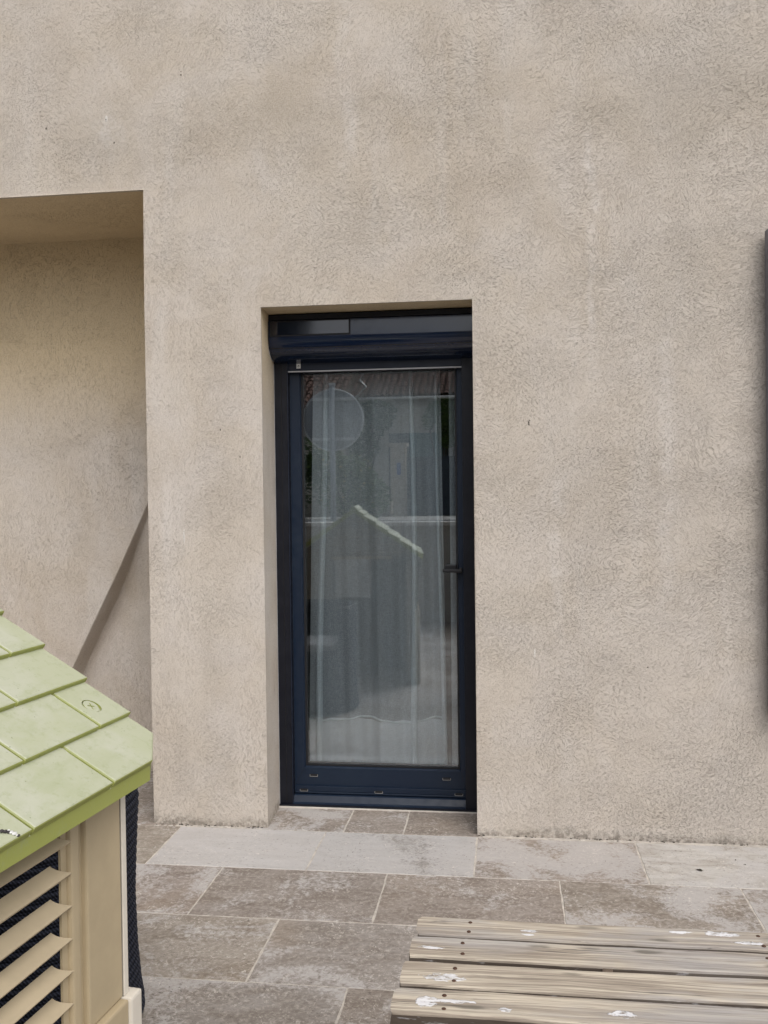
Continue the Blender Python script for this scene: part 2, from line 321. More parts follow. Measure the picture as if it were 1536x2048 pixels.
M['tan'] = mat_plain("tan_plastic", (0.405, 0.330, 0.215), 0.5, 0.08, 6, 0.0002)
M['tan_slat'] = mat_plain("tan_slat_plastic", (0.430, 0.355, 0.240), 0.5, 0.08, 7, 0.0002)
M['gable'] = mat_plain('brown_shade_plastic', (0.24, 0.22, 0.19), 0.6, 0.1, 6)  # darker than the tan: the gable's shade is put into its colour
M['cream'] = mat_plain("cream_plastic", (0.62, 0.575, 0.50), 0.5, 0.05, 6, 0.0002)
M['rope'] = mat_rope()
M['blackmetal'] = mat_plain("black_metal", (0.012, 0.012, 0.014), 0.4)
M['cushion'] = mat_plain("grey_cushion", (0.22, 0.22, 0.23), 0.95, 0.15, 60, 0.001)
M['shutter'] = mat_metal("grey_shutter_paint", (0.135, 0.13, 0.145), 0.5)
M['rust'] = mat_plain("rusty_nail", (0.07, 0.035, 0.022), 0.8, 0.4, 200)
M['steel'] = mat_plain("screw_steel", (0.30, 0.29, 0.28), 0.4, 0.2, 200)
M['concrete'] = mat_plain("wall_render_pale", (0.36, 0.345, 0.32), 0.9, 0.12, 3, 0.002)
M['coping'] = mat_plain("coping_stone", (0.62, 0.60, 0.57), 0.8, 0.08, 8, 0.001)
M['asphalt'] = mat_plain("asphalt", (0.055, 0.055, 0.057), 0.9, 0.2, 20, 0.003)
M['ground'] = mat_plain("dry_ground", (0.17, 0.16, 0.12), 0.95, 0.3, 2, 0.01)
M['nwall'] = mat_plain("neighbour_render", (0.62, 0.56, 0.48), 0.9, 0.12, 1.2, 0.002)
M['terracotta'] = mat_plain("terracotta", (0.155, 0.082, 0.060), 0.85, 0.45, 6, 0.002)
M['gutter'] = mat_plain("white_gutter", (0.72, 0.68, 0.62), 0.5, 0.08)
M['white'] = mat_plain("white_paint", (0.78, 0.78, 0.77), 0.5, 0.05)
M['teal'] = mat_plain("teal_panel", (0.085, 0.17, 0.185), 0.5, 0.1)
M['slate'] = mat_plain("slate_blue_gate", (0.060, 0.072, 0.092), 0.5, 0.1)
M['pillarm'] = mat_plain("pillar_render", (0.55, 0.47, 0.39), 0.9, 0.12, 5, 0.002)
M['stone'] = mat_plain("rubble_stone", (0.42, 0.38, 0.33), 0.9, 0.3, 4, 0.006)
M['signback'] = mat_plain("galvanised_sign", (0.30, 0.33, 0.37), 0.5, 0.08, 5)
M['signrim'] = mat_plain("sign_rim", (0.62, 0.65, 0.68), 0.35, 0.05)
M['leafd'] = mat_leaf("leaves_dark", (0.035, 0.070, 0.018), (0.10, 0.16, 0.045))
M['leafm'] = mat_leaf("leaves_mid", (0.06, 0.105, 0.028), (0.17, 0.24, 0.065))
M['petal'] = mat_plain("yellow_petal", (0.55, 0.42, 0.10), 0.6)
M['bark'] = mat_plain("bark", (0.10, 0.075, 0.055), 0.95, 0.3, 20, 0.004)
M['moss'] = mat_plain("dark_moss", (0.035, 0.030, 0.022), 0.95, 0.5, 60)
M['sticker'] = mat_plain("white_sticker", (0.70, 0.70, 0.70), 0.5, 0.03)
M['ink'] = mat_plain("black_ink", (0.02, 0.02, 0.02), 0.6)
M['drop_w'] = mat_plain('dropping_white', (0.62, 0.62, 0.60), 0.8, 0.2, 100); M['drop_b'] = mat_plain('dropping_dark', (0.05, 0.045, 0.045), 0.8, 0.4, 100)
M['blue'] = mat_plain("blue_plate", (0.05, 0.10, 0.35), 0.5)

# ------------------------------------------------------------------ ground, terrace
def ground_z(y): 
    t = min(1, max(0, (-6.2 - y)/3.0)); return -0.10 + 0.70*t*t*(3-2*t)
bm = bmesh.new(); ys = [300, 60, 20, 6, 0, -3, -6.2] + [-6.2-0.3*i for i in range(1, 11)] + [-20, -45, -120, -400]; xs = [-400, -100, -30, -12, -6, 0, 6, 12, 30, 100, 400]
gv = [[bm.verts.new((x, y, ground_z(y))) for x in xs] for y in ys]
for i in range(len(ys)-1):
    for j in range(len(xs)-1): bm.faces.new((gv[i][j], gv[i+1][j], gv[i+1][j+1], gv[i][j+1]))
tag(frombm("ground", bm, M['ground'], smooth=True), kind="structure")
tag(box("road", -60, 60, -17.0, -10.2, 0.560, 0.606, M['asphalt']), kind="structure")
tag(box("pavement", -60, 60, -20.4, -17.0, 0.560, 0.72, M['concrete']), kind="structure")

terrace = tag(empty("terrace", (0, 0, 0)), kind="structure")
box("grout_bed", -4.6, 3.2, -5.35, 0.70, -0.09, -0.0014, M['grout'], terrace)
PAL = [(0.235, 0.200, 0.172), (0.262, 0.225, 0.195), (0.215, 0.187, 0.165), (0.280, 0.245, 0.205), (0.250, 0.222, 0.200)]
def tile(x0, x1, y0, y1, colr=None, haze=None, z=0.0):
    rd = random.Random(int(x0*971+y0*613)+5)
    g = 0.0026; bm = bmesh.new(); cx, cy = (x0+x1)/2, (y0+y1)/2
    out = []
    for (ax, ay, bx_, by_) in ((x0+g, y0+g, x1-g, y0+g), (x1-g, y0+g, x1-g, y1-g), (x1-g, y1-g, x0+g, y1-g), (x0+g, y1-g, x0+g, y0+g)):
        n = 9
        for i in range(n):
            t = i/n; j = rd.uniform(-0.0022, 0.0012) if i else 0
            px, py = ax+(bx_-ax)*t, ay+(by_-ay)*t
            dx, dy = cx-px, cy-py; L_ = math.hypot(dx, dy)
            out.append((px-dx/L_*j-cx, py-dy/L_*j-cy))
    zt = z + rd.uniform(-0.0008, 0.0008); b = 0.0014
    lo = [bm.verts.new((a, c, -0.012)) for a, c in out]; md = [bm.verts.new((a, c, zt-b)) for a, c in out]
    tp = [bm.verts.new((a*(1-b*1.6/abs(x1-x0)), c*(1-b*1.6/abs(y1-y0)), zt)) for a, c in out]
    n = len(out)
    for A, B in ((lo, md), (md, tp)):
        for i in range(n): bm.faces.new((A[i], A[(i+1) % n], B[(i+1) % n], B[i]))
    bm.faces.new(tp)
    o = frombm("tile", bm, M['trav'], terrace); o.location = (cx, cy, 0)
    c = colr or rd.choice(PAL); f = rd.uniform(0.93, 1.07)
    c = (c[0]*1.08, c[1]*1.09, c[2]*1.10)
    o.color = (c[0]*f, c[1]*f, c[2]*f, haze if haze is not None else rd.uniform(0.38, 0.52))
    return o
YA, TW, TL = -0.0215, 0.3843, 0.600
XMIN, XMAX = -4.5, 3.1
def row(y1, offs, special=None, y0=None, xmin=XMIN, xmax=XMAX):
    y0 = y1 - TW if y0 is None else y0
    k0 = math.floor((xmin-offs)/TL); x = offs + k0*TL
    while x < xmax - 0.05:
        a, b = max(x, xmin), min(x+TL, xmax)
        kw = {}
        if special:
            for sx, sc, sh in special:
                if abs(sx - x) < 0.05: kw = dict(colr=sc, haze=sh)
        if b - a > 0.03: tile(a, b, y0, y1, **kw)
        x += TL
# strip of cut tiles in the door recess and the tiles inside the niche
tile(-1.06, -0.655, YA, 0.262, (0.235, 0.200, 0.172), 0.50)
tile(-0.655, -0.416, YA, 0.262, (0.245, 0.210, 0.182), 0.42)
tile(-0.416, -0.10, YA, 0.262, (0.225, 0.193, 0.168), 0.36)
for x in (-3.70, -3.10, -2.50, -1.90): tile(x, min(x+TL, -1.35), YA, YA+TW); tile(x-0.25 if x > -3.6 else -3.70, min(x+0.35, -1.35), YA+TW, 0.70)
tile(-1.55, -1.35, YA+TW, 0.70)
LT = (0.44, 0.42, 0.405)
row(YA, -1.3238, [(-1.3238, LT, 0.66), (-0.7238, (0.335, 0.318, 0.302), 0.60), (-0.1238, (0.262, 0.222, 0.190), 0.55), (0.4762, (0.44, 0.42, 0.39), 0.50), (1.0762, (0.36, 0.34, 0.315), 0.5)])
row(YA-TW, -1.0288, [(-1.6288, (0.235, 0.20, 0.178), 0.47), (-1.0288, (0.232, 0.200, 0.175), 0.42), (-0.4288, (0.240, 0.205, 0.178), 0.40), (0.1712, (0.232, 0.20, 0.168), 0.52)])
row(YA-2*TW, -0.7265, [(-1.3265, (0.285, 0.25, 0.212), 0.46), (-0.7265, (0.238, 0.212, 0.190), 0.44)])
row(YA-3*TW, -0.440, [(-1.04, (0.238, 0.215, 0.195), 0.50), (-0.44, (0.240, 0.205, 0.175), 0.40)])
for i, of in enumerate((-0.15, -0.75, -0.35, -0.05, -0.62, -0.22, -0.48, -0.10, -0.70, -0.30)): row(YA-(4+i)*TW, of)

# ------------------------------------------------------------------ the house
XL, XR, ZT = -0.967, -0.124, 2.096
NX, NZ, ND = -1.447, 2.587, 0.668
NL = -3.70
house = tag(empty("house", (0, 0, 0)), "tall facade of troweled beige-grey render with a deep niche and one dark glazed door", "house")
bm = bmesh.new()
X = [-5.2, NL, NX, XL, XR, 0.9, 3.6]; Z = [-0.09, 0.0, ZT, NZ, 5.8]
def quad(*p): bm.faces.new([bm.verts.new(q) for q in p])
def fine(x0, x1, z0, z1):
    quad((x0, 0, z0), (x1, 0, z0), (x1, 0, z1), (x0, 0, z1))
for i in range(len(X)-1):
    for j in range(len(Z)-1):
        x0, x1, z0, z1 = X[i], X[i+1], Z[j], Z[j+1]
        if X[i] == NL and z1 <= NZ + 1e-6: continue
        if X[i] == XL and z1 <= ZT + 1e-6: continue
        fine(x0, x1, z0, z1)
# niche reveals (back is its own part), split at the same heights as the facade
for z0, z1 in ((Z[0], Z[1]), (0, ZT), (ZT, NZ)):
    quad((NX, 0, z0), (NX, ND, z0), (NX, ND, z1), (NX, 0, z1)); quad((NL, 0, z0), (NL, 0, z1), (NL, ND, z1), (NL, ND, z0))
quad((NL, 0, NZ), (NX, 0, NZ), (NX, ND, NZ), (NL, ND, NZ))
# door recess reveals
XL2 = -0.990
for z0, z1 in ((Z[0], Z[1]), (0, ZT)):
    quad((XL, 0, z0), (XL, 0, z1), (XL2, 0.42, z1), (XL2, 0.42, z0)); quad((XR, 0, z0), (XR, 0.42, z0), (XR, 0.42, z1), (XR, 0, z1))
quad((XL, 0, ZT), (XL2, 0.42, ZT), (XR, 0.42, ZT), (XR, 0, ZT))
# outer sides, back and top of the volume
quad((-5.2, 0, Z[0]), (-5.2, 0, 0), (-5.2, 6, 0), (-5.2, 6, Z[0])); quad((-5.2, 0, 0), (-5.2, 0, 5.8), (-5.2, 6, 5.8), (-5.2, 6, 0))
quad((3.6, 0, -0.09), (3.6, 6, -0.09), (3.6, 6, 5.8), (3.6, 0, 5.8)); quad((-5.2, 6, -0.09), (-5.2, 6, 5.8), (3.6, 6, 5.8), (3.6, 6, -0.09))
bmesh.ops.remove_doubles(bm, verts=bm.verts, dist=0.0002)
sharp = [e for e in bm.edges if len(e.link_faces) == 2 and e.calc_face_angle(0) > 0.6 and all(v.co.z > -0.05 for v in e.verts) and all(v.co.y < 0.01 for v in e.verts)]
bmesh.ops.bevel(bm, geom=sharp, offset=0.005, segments=2, profile=0.5, affect='EDGES')
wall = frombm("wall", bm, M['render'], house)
# niche back: plaster with an added diagonal fold, sunk on its right to make a dark band
bm = bmesh.new(); nx_, nz_ = 150, 130; x0, x1 = NL, NX; z0, z1 = -0.09, NZ
def fold_y(x, z):
    pts = [(-0.2, -2.42), (0.30, -2.20), (0.523, -2.105), (0.989, -1.868), (1.327, -1.712), (1.50, -1.63), (2.7, -1.2)]
    for (za, xa), (zb, xb) in zip(pts, pts[1:]):
        if z <= zb: xe = xa + (xb-xa)*(z-za)/(zb-za); break
    d = (x - xe)*0.90
    A = 0.16*min(1, max(0, (1.42 - z)/0.55))**1.1
    if d < 0: return -0.012*A/0.16*math.exp(d/0.10)
    s = min(1, d/0.022); s = s*s*(3-2*s)
    return A*s*math.exp(-d/0.26)
def fold_x(z):
    pts = [(-0.2, -2.42), (0.30, -2.20), (0.523, -2.105), (0.989, -1.868), (1.327, -1.712), (1.50, -1.63), (2.7, -1.2)]
    for (za, xa), (zb, xb) in zip(pts, pts[1:]):
        if z <= zb: return min(xa + (xb-xa)*(z-za)/(zb-za), NX-0.03)
gr = []
offs = [-((i/24)**2) for i in range(24, 0, -1)]
for j in range(111):
    z = z0 + (z1-z0)*j/110; xe = fold_x(z)
    A = 0.12*min(1, max(0, (1.46 - z)/0.60))**1.2
    rw = []
    for o_ in offs: x = xe + o_*(xe-x0); rw.append((x, ND - 0.10*A*math.exp((x-xe)/0.12)))
    rw.append((xe, ND - 0.10*A))
    W_ = NX-xe
    for i in range(1, 8):
        t_ = i/7; x = xe + min(0.020, W_*0.3)*t_; sm = t_*t_*(3-2*t_); rw.append((x, ND - 0.10*A + 1.10*A*sm))
    xs0 = rw[-1][0]
    for i in range(1, 25):
        t_ = i/24; x = xs0 + (NX-xs0)*t_; d = x-xs0; rw.append((x, ND + A*math.exp(-d/0.26)))
    gr.append([bm.verts.new((x, y, z)) for x, y in rw])
for j in range(110):
    for i in range(len(gr[0])-1): bm.faces.new((gr[j][i], gr[j][i+1], gr[j+1][i+1], gr[j+1][i]))
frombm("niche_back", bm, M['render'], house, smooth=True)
box("roof", -5.45, 3.85, -0.35, 6.25, 5.802, 5.95, M['terracotta'], house)
# room behind the door
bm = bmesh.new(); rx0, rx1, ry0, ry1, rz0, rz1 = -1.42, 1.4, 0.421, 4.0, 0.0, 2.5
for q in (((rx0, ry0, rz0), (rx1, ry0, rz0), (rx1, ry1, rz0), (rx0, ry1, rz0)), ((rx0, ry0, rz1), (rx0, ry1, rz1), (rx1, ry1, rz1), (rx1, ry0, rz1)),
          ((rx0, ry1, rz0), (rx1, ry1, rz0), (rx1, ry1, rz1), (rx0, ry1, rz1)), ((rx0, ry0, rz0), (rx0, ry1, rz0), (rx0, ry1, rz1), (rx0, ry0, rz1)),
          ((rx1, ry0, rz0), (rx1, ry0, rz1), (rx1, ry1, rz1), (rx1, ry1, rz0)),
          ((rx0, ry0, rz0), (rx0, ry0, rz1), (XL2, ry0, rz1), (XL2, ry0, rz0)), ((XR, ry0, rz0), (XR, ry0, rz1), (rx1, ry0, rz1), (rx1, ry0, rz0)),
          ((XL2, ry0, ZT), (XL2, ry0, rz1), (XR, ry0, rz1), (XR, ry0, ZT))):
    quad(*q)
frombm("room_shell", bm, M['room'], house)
# weathered marks on the render, as thin spatters lying on the wall
def spatter(x, z, w, h, n, mat, y=-0.0008, name="spatter"):
    bm = bmesh.new()
    for i in range(n):
        cx, cz = x+random.uniform(-w, w), z+random.uniform(-h, h); r = random.uniform(0.0012, 0.0032)
        p = [(cx+math.cos(a)*r*random.uniform(0.6, 1.2), cz+math.sin(a)*r*random.uniform(0.9, 2.2)) for a in [2*math.pi*k/7 for k in range(7)]]
        A = [bm.verts.new((a, y, b)) for a, b in p]; c = bm.verts.new((cx, y-0.0012, cz))
        for k in range(7): bm.faces.new((A[k], A[(k+1) % 7], c))
    o = frombm(name, bm, mat, house); return o
spatter(0.091, 1.617, 0.002, 0.018, 5, M['moss']); spatter(-1.140, 1.610, 0.002, 0.003, 1, M['moss']); spatter(-1.06, 1.50, 0.001, 0.001, 1, M['moss'])
spatter(0.53, 0.672, 0.003, 0.004, 2, M['moss']); spatter(0.93, 0.565, 0.002, 0.004, 1, M['moss']); spatter(-1.57, 2.78, 0.002, 0.006, 2, M['moss'])
spatter(-1.602, 2.875, 0.001, 0.006, 2, M['moss']); spatter(-1.28, 3.05, 0.003, 0.012, 2, M['moss']); spatter(-1.86, 2.86, 0.004, 0.001, 1, M['moss'])
spatter(-1.66, 0.44, 0.0015, 0.012, 3, M['moss'], y=ND+0.04)
# broken mortar and moss along the foot of the wall
bm = bmesh.new()
for i in range(260):
    u = random.random()
    x = random.choice([random.uniform(-1.45, -0.99), random.uniform(-0.12, 1.3), random.uniform(-0.12, 1.3)])
    dens = 0.5+0.5*math.sin(x*23)+0.5*math.sin(x*57+1)
    if random.random() > dens: continue
    r = random.uniform(0.0010, 0.0030)
    bmesh.ops.create_icosphere(bm, subdivisions=1, radius=r, matrix=Matrix.Translation((x, -0.003-random.random()**2*0.012, random.uniform(0, 0.004))) @ Matrix.Diagonal((random.uniform(0.8, 2.5), 1, 0.6, 1)))
tag(frombm("moss", bm, M['moss']), "dark moss and crumbs along the joint between the facade and the paving", "moss", kind="stuff")
bm = bmesh.new()
for i in range(170):
    x = random.choice([random.uniform(-1.45, -0.99), random.uniform(-0.12, 1.3), random.uniform(-0.12, 1.3)])
    r = random.uniform(0.0012, 0.0034)
    bmesh.ops.create_icosphere(bm, subdivisions=1, radius=r, matrix=Matrix.Translation((x, -0.006-random.random()**2*0.014, 0.0)) @ Matrix.Diagonal((random.uniform(1, 4), 1, 0.45, 1)))
tag(frombm("mortar_crumbs", bm, M['caulk']), "pale mortar crumbs and smears at the foot of the facade", "mortar", kind="stuff")

# ------------------------------------------------------------------ glazed door (part of the house)
door = empty("glazed_door", (0, 0, 0)); door.parent = house
FY = 0.29
for a, b in ((-0.983, -0.922), (-0.180, XR)):
    bm = bmesh.new(); bbox(bm, a, b, FY-0.030, FY+0.06, 0.006, 1.93, 0.002)
    frombm("guide_rail", bm, M['metal_dark'], door)
box("guide_lip", -0.9245, -0.9205, FY-0.0335, FY-0.0305, 0.012, 1.905, M['metal'], door)
box("guide_groove", -0.951, -0.949, FY-0.0325, FY-0.0305, 0.012, 1.905, M['seal'], door)
box("guide_lip", -0.9835, -0.980, FY-0.036, FY-0.0305, 0.012, 1.905, M['silver'], door)
bm = bmesh.new(); bbox(bm, -0.9215, -0.1805, FY-0.022, FY-0.006, 1.874, 1.925, 0.002); frombm("end_slat", bm, M['metal'], door)
box("slat_gasket", -0.9215, -0.1805, FY-0.0235, FY-0.010, 1.8685, 1.8735, M['silver'], door)
# sash
gx0, gx1, gz0, gz1 = -0.876, -0.205, 0.163, 1.878
def bar(name, x0, x1, z0, z1, y0=FY+0.008, y1=FY+0.07, mat=None, bev=0.004): return box(name, x0, x1, y0, y1, z0, z1, mat or M['metal_sash'], door, bev)
bm = bmesh.new()
# mitred sash ring: outer rectangle, a step, then the chamfer down to the glass
def ring(bm, O, I, yO, yI):
    a = [bm.verts.new((x, yO, z)) for x, z in ((O[0], O[2]), (O[1], O[2]), (O[1], O[3]), (O[0], O[3]))]
    b = [bm.verts.new((x, yI, z)) for x, z in ((I[0], I[2]), (I[1], I[2]), (I[1], I[3]), (I[0], I[3]))]
    for k in range(4): bm.faces.new((a[k], a[(k+1) % 4], b[(k+1) % 4], b[k]))
O = (-0.934, -0.168, 0.060, 1.93); A1 = (-0.930, -0.172, 0.064, 1.926); A2 = (gx0-0.004, gx1+0.004, gz0-0.004, gz1+0.004); A3 = (gx0, gx1, gz0, gz1)
ring(bm, O, O, FY+0.07, FY+0.012); ring(bm, O, A1, FY+0.012, FY+0.008); ring(bm, A1, A2, FY+0.008, FY+0.010); ring(bm, A2, A3, FY+0.010, FY+0.018); ring(bm, A3, A3, FY+0.018, FY+0.07)
bmesh.ops.remove_doubles(bm, verts=bm.verts, dist=0.00005)
frombm("sash", bm, M['metal_sash'], door)
for k in range(2):
    bm = bmesh.new()
    i0 = ((gx0-0.003, gz0-0.003), (gx1+0.003, gz0-0.003), (gx1+0.003, gz1+0.003), (gx0-0.003, gz1+0.003))
    o0 = ((O[0]+0.006, O[2]+0.006), (O[1]-0.006, O[2]+0.006), (O[1]-0.006, O[3]-0.006), (O[0]+0.006, O[3]-0.006))
    if k in (0, 1):
        (ax, az_), (cx_, cz_) = i0[k], o0[k]
        d = Vector((cx_-ax, 0, cz_-az_)).normalized(); p = Vector((-d.z, 0, d.x))*0.0006
        vsx = [bm.verts.new(q) for q in (Vector((ax, FY+0.0085, az_))+p, Vector((ax, FY+0.0085, az_))-p, Vector((cx_, FY+0.0065, cz_))-p, Vector((cx_, FY+0.0065, cz_))+p)]; bm.faces.new(vsx)
    frombm("mitre_joint", bm, M['seal'], door)
gt = 0.008
for nm_, q in (("gasket", (gx0, gx1, gz0, gz0+gt)), ("gasket", (gx0, gx1, gz1-gt, gz1)), ("gasket", (gx0, gx0+gt, gz0+gt, gz1-gt)), ("gasket", (gx1-gt, gx1, gz0+gt, gz1-gt))):
    box(nm_, q[0], q[1], FY+0.026, FY+0.066, q[2], q[3], M['seal'], door)
box("glass_pane", gx0+0.002, gx1-0.002, FY+0.034, FY+0.058, gz0+0.002, gz1-0.002, M['glass'], door)
# bottom frame, threshold, drain caps
bar("bottom_frame", -0.9215, -0.1805, 0.050, 0.0595, FY-0.004, FY+0.07)
bar("frame_rail", -0.9215, -0.1805, 0.060, 0.083, FY-0.003, FY+0.007, None, 0.002)
bm = bmesh.new(); prism(bm, [(FY-0.034, 0.004), (FY-0.034, 0.016), (FY-0.026, 0.020), (FY-0.012, 0.044), (FY-0.004, 0.0475), (FY+0.07, 0.0475), (FY+0.07, 0.004)], -0.9215, -0.1805)
frombm("threshold", bm, M['metal_sash'], door)
box("threshold_foot", -0.985, -0.126, FY-0.040, FY-0.0345, 0.003, 0.012, M['metal_dark'], door)
box("sealant_bead", -0.985, -0.126, FY-0.047, FY-0.0405, -0.003, 0.0045, M['caulk'], door)
def drain(x, z, y):
    f = box("drain_cap", x-0.016, x+0.016, y-0.003, y, z-0.005, z+0.005, M['seal'], door, 0.001)
    b = bmesh.new(); bbox(b, x-0.017, x+0.017, y-0.0036, y-0.0031, z-0.0062, z-0.0048); bbox(b, x-0.0175, x-0.016, y-0.0036, y-0.0031, z-0.0048, z+0.003); bbox(b, x+0.016, x+0.0175, y-0.0036, y-0.0031, z-0.0048, z+0.003)
    frombm("cap_lip", b, M['steel'], door)
for x in (-0.838, -0.262): drain(x, 0.128, FY+0.008)
for x in (-0.880, -0.553, -0.210): drain(x, 0.066, FY-0.003)
# handle
bm = bmesh.new(); bbox(bm, -0.258, -0.211, FY-0.010, FY+0.033, 1.018, 1.040, 0.003)
bbox(bm, -0.268, -0.186, FY-0.034, FY-0.012, 1.010, 1.024, 0.005)
bbox(bm, -0.200, -0.186, FY-0.014, FY+0.010, 1.006, 1.028, 0.003)
frombm("handle", bm, M['seal'], door)
box("sticker", -0.884, -0.866, FY-0.0235, FY-0.0222, 1.884, 1.904, M['sticker'], door)
bm = bmesh.new(); bbox(bm, -0.880, -0.870, FY-0.0242, FY-0.0237, 1.8925, 1.8945); bbox(bm, -0.878, -0.872, FY-0.0242, FY-0.0237, 1.8955, 1.8975); bbox(bm, -0.880, -0.872, FY-0.0242, FY-0.0237, 1.8885, 1.8895)
frombm("sticker_mark", bm, M['ink'], door)

# ------------------------------------------------------------------ roller shutter box with solar cell
sb = empty("roller_shutter_box", (0, 0, 0)); sb.parent = house
BT = ZT - 0.003
prof = [(0.42, BT), (0.158, BT), (0.155, BT-0.004), (0.158, BT-0.026)]
lip = [(0.42, BT), (0.150, BT), (0.146, BT-0.004), (0.146, BT-0.023), (0.150, BT-0.026), (0.42, BT-0.026)]
bm = bmesh.new(); prism(bm, lip, -0.9735, XR-0.001); frombm("top_rail", bm, M['metal_dark'], sb)
# flat sloping face then the rounded nose
FA, FB = (0.1425, BT-0.028), (0.1400, BT-0.093)
body = [(0.40, BT-0.0265), FA, FB]
cy_, cz_, rr = 0.232, BT-0.096, 0.092
for k in range(0, 15):
    a = R(180+5) + R(88)*k/14
    body.append((cy_+rr*math.cos(a)*1.0, cz_+rr*math.sin(a)*0.92))
body += [(0.262, 1.905), (0.40, 1.905)]
bm = bmesh.new(); prism(bm, body, -0.9700, XR-0.001)
o = frombm("casing", bm, M['boxmetal'], sb)
for p in o.data.polygons: p.use_smooth = abs(p.normal.x) < 0.5
_m = o.modifiers.new("split", 'EDGE_SPLIT'); _m.split_angle = R(20)
bm = bmesh.new(); prism(bm, [(a-0.0015 if a < 0.3 else a, b) for a, b in body], -0.9745, -0.9702); frombm("end_cap", bm, M['metal_dark'], sb)
bm = bmesh.new(); tube(bm, [(-0.9762, a-0.002, b) for a, b in body[2:-2]], 0.0016, 6); frombm("end_cap_edge", bm, M['silver'], sb)
# bead lines on the nose
for kk in (5, 9):
    a, b = body[2+kk]
    bm = bmesh.new(); tube(bm, [(-0.9695, a, b), (XR-0.002, a, b)], 0.0013, 6); frombm("casing_rib", bm, M['seal'], sb)
# solar panel set on the sloping face
dirv = Vector((0, FB[0]-FA[0], FB[1]-FA[1])); Ln = dirv.length; dirv.normalize(); nv = Vector((0, dirv.z, -dirv.y)); nv = nv if nv.y < 0 else -nv
def onface(x, t, h): q = Vector((x, FA[0], FA[1])) + dirv*t + nv*h; return q
def slab(name, x0, x1, t0, t1, h0, h1, mat):
    bm = bmesh.new(); c = [(x, t, h) for x in (x0, x1) for t in (t0, t1) for h in (h0, h1)]
    v = [bm.verts.new(onface(*q)) for q in c]
    for q in ((0, 1, 3, 2), (4, 6, 7, 5), (0, 4, 5, 1), (2, 3, 7, 6), (0, 2, 6, 4), (1, 5, 7, 3)): bm.faces.new([v[i] for i in q])
    return frombm(name, bm, mat, sb)
slab("panel_frame", -0.965, -0.628, 0.001, Ln-0.001, 0.0005, 0.004, M['seal'])
slab("solar_panel", -0.958, -0.634, 0.0045, Ln-0.006, 0.0042, 0.0060, M['solar'])

# ------------------------------------------------------------------ grey shutter leaf folded against the wall, right
sh = tag(empty("open_shutter", (1.0180, 0, 0.5)), "grey metal shutter leaf standing open against the wall at the right edge", "shutter")
def shp(name, x0, x1, y0, y1, z0, z1, mat, bev=0.0): 
    o = box(name, x0-1.0, x1-1.0, y0, y1, z0-0.5, z1-0.5, mat, sh, bev); return o
shp("stile", 0.946, 0.990, -0.072, -0.022, 0.50, 2.300, M['shutter'], 0.003); shp("stile", 1.50, 1.545, -0.072, -0.022, 0.50, 2.300, M['shutter'], 0.003)
shp("rail", 0.991, 1.499, -0.070, -0.024, 2.23, 2.283, M['shutter'], 0.002); shp("rail", 0.991, 1.499, -0.070, -0.024, 0.502, 0.56, M['shutter'], 0.002)
for k in range(33):
    z = 0.565 + k*0.0503
    bm = bmesh.new(); prism(bm, [(-0.064, z-0.002), (-0.060, z-0.002), (-0.030, z+0.042), (-0.034, z+0.042)], -0.0088, 0.4988); frombm("slat", bm, M['shutter'], sh).location = (0, 0, -0.5)
for z in (0.75, 1.40, 2.05):
    shp("hinge", 0.962, 0.977, -0.0215, -0.0005, z-0.04, z+0.04, M['steel'], 0.002)
for z in (1.90, 1.66): 
    b = bmesh.new(); disc(b, (-0.033, -0.074, z-0.5), 0.006, 0.006, 'y', 12); frombm("screw", b, M['white'], sh)

sh.rotation_euler = (0, -0.0034, 0)
# ------------------------------------------------------------------ curtain
cur = tag(empty("curtain", (-0.56, 0.46, 1.0)), "sheer white voile curtain with wavy hem band behind the door glass", "curtain")
def cfold(x, z, s):
    t = 0.55+0.45*(1-z/2.0)
    return (0.030*math.sin(17*x+1.1+s) + 0.014*math.sin(41*x+2.0+0.5*z) + 0.006*math.sin(93*x+z*1.3))*t
def drape(name, xa, xb, z0, z1, mat, wide=0.0, dy=0.0, s=0.0, nx=150, nz=40, flare=0.0):
    bm = bmesh.new(); g = []
    for j in range(nz+1):
        z = z0+(z1-z0)*j/nz; r_ = []
        for i in range(nx+1):
            u = i/nx; sp = flare*(1-z/2.0)
            x = xa - sp + (xb-xa+sp*1.4)*u
            # bunched verticals: pleats gather around fixed places
            r_.append(bm.verts.new((x+0.56, cfold(x, z, s)+dy, z-1.0)))
        g.append(r_)
    for j in range(nz):
        for i in range(nx): bm.faces.new((g[j][i], g[j][i+1], g[j+1][i+1], g[j+1][i]))
    return frombm(name, bm, mat, cur, smooth=True)
drape("panel", -0.845, -0.285, 0.335, 2.03, M['voile'], flare=0.045)
drape("panel", -0.845, -0.285, 0.10, 0.3345, M['hem'], flare=0.045, nz=8)
drape("panel", -0.246, -0.16, 0.10, 2.03, M['voile'], dy=0.02, s=1.0, flare=0.0, nx=30)
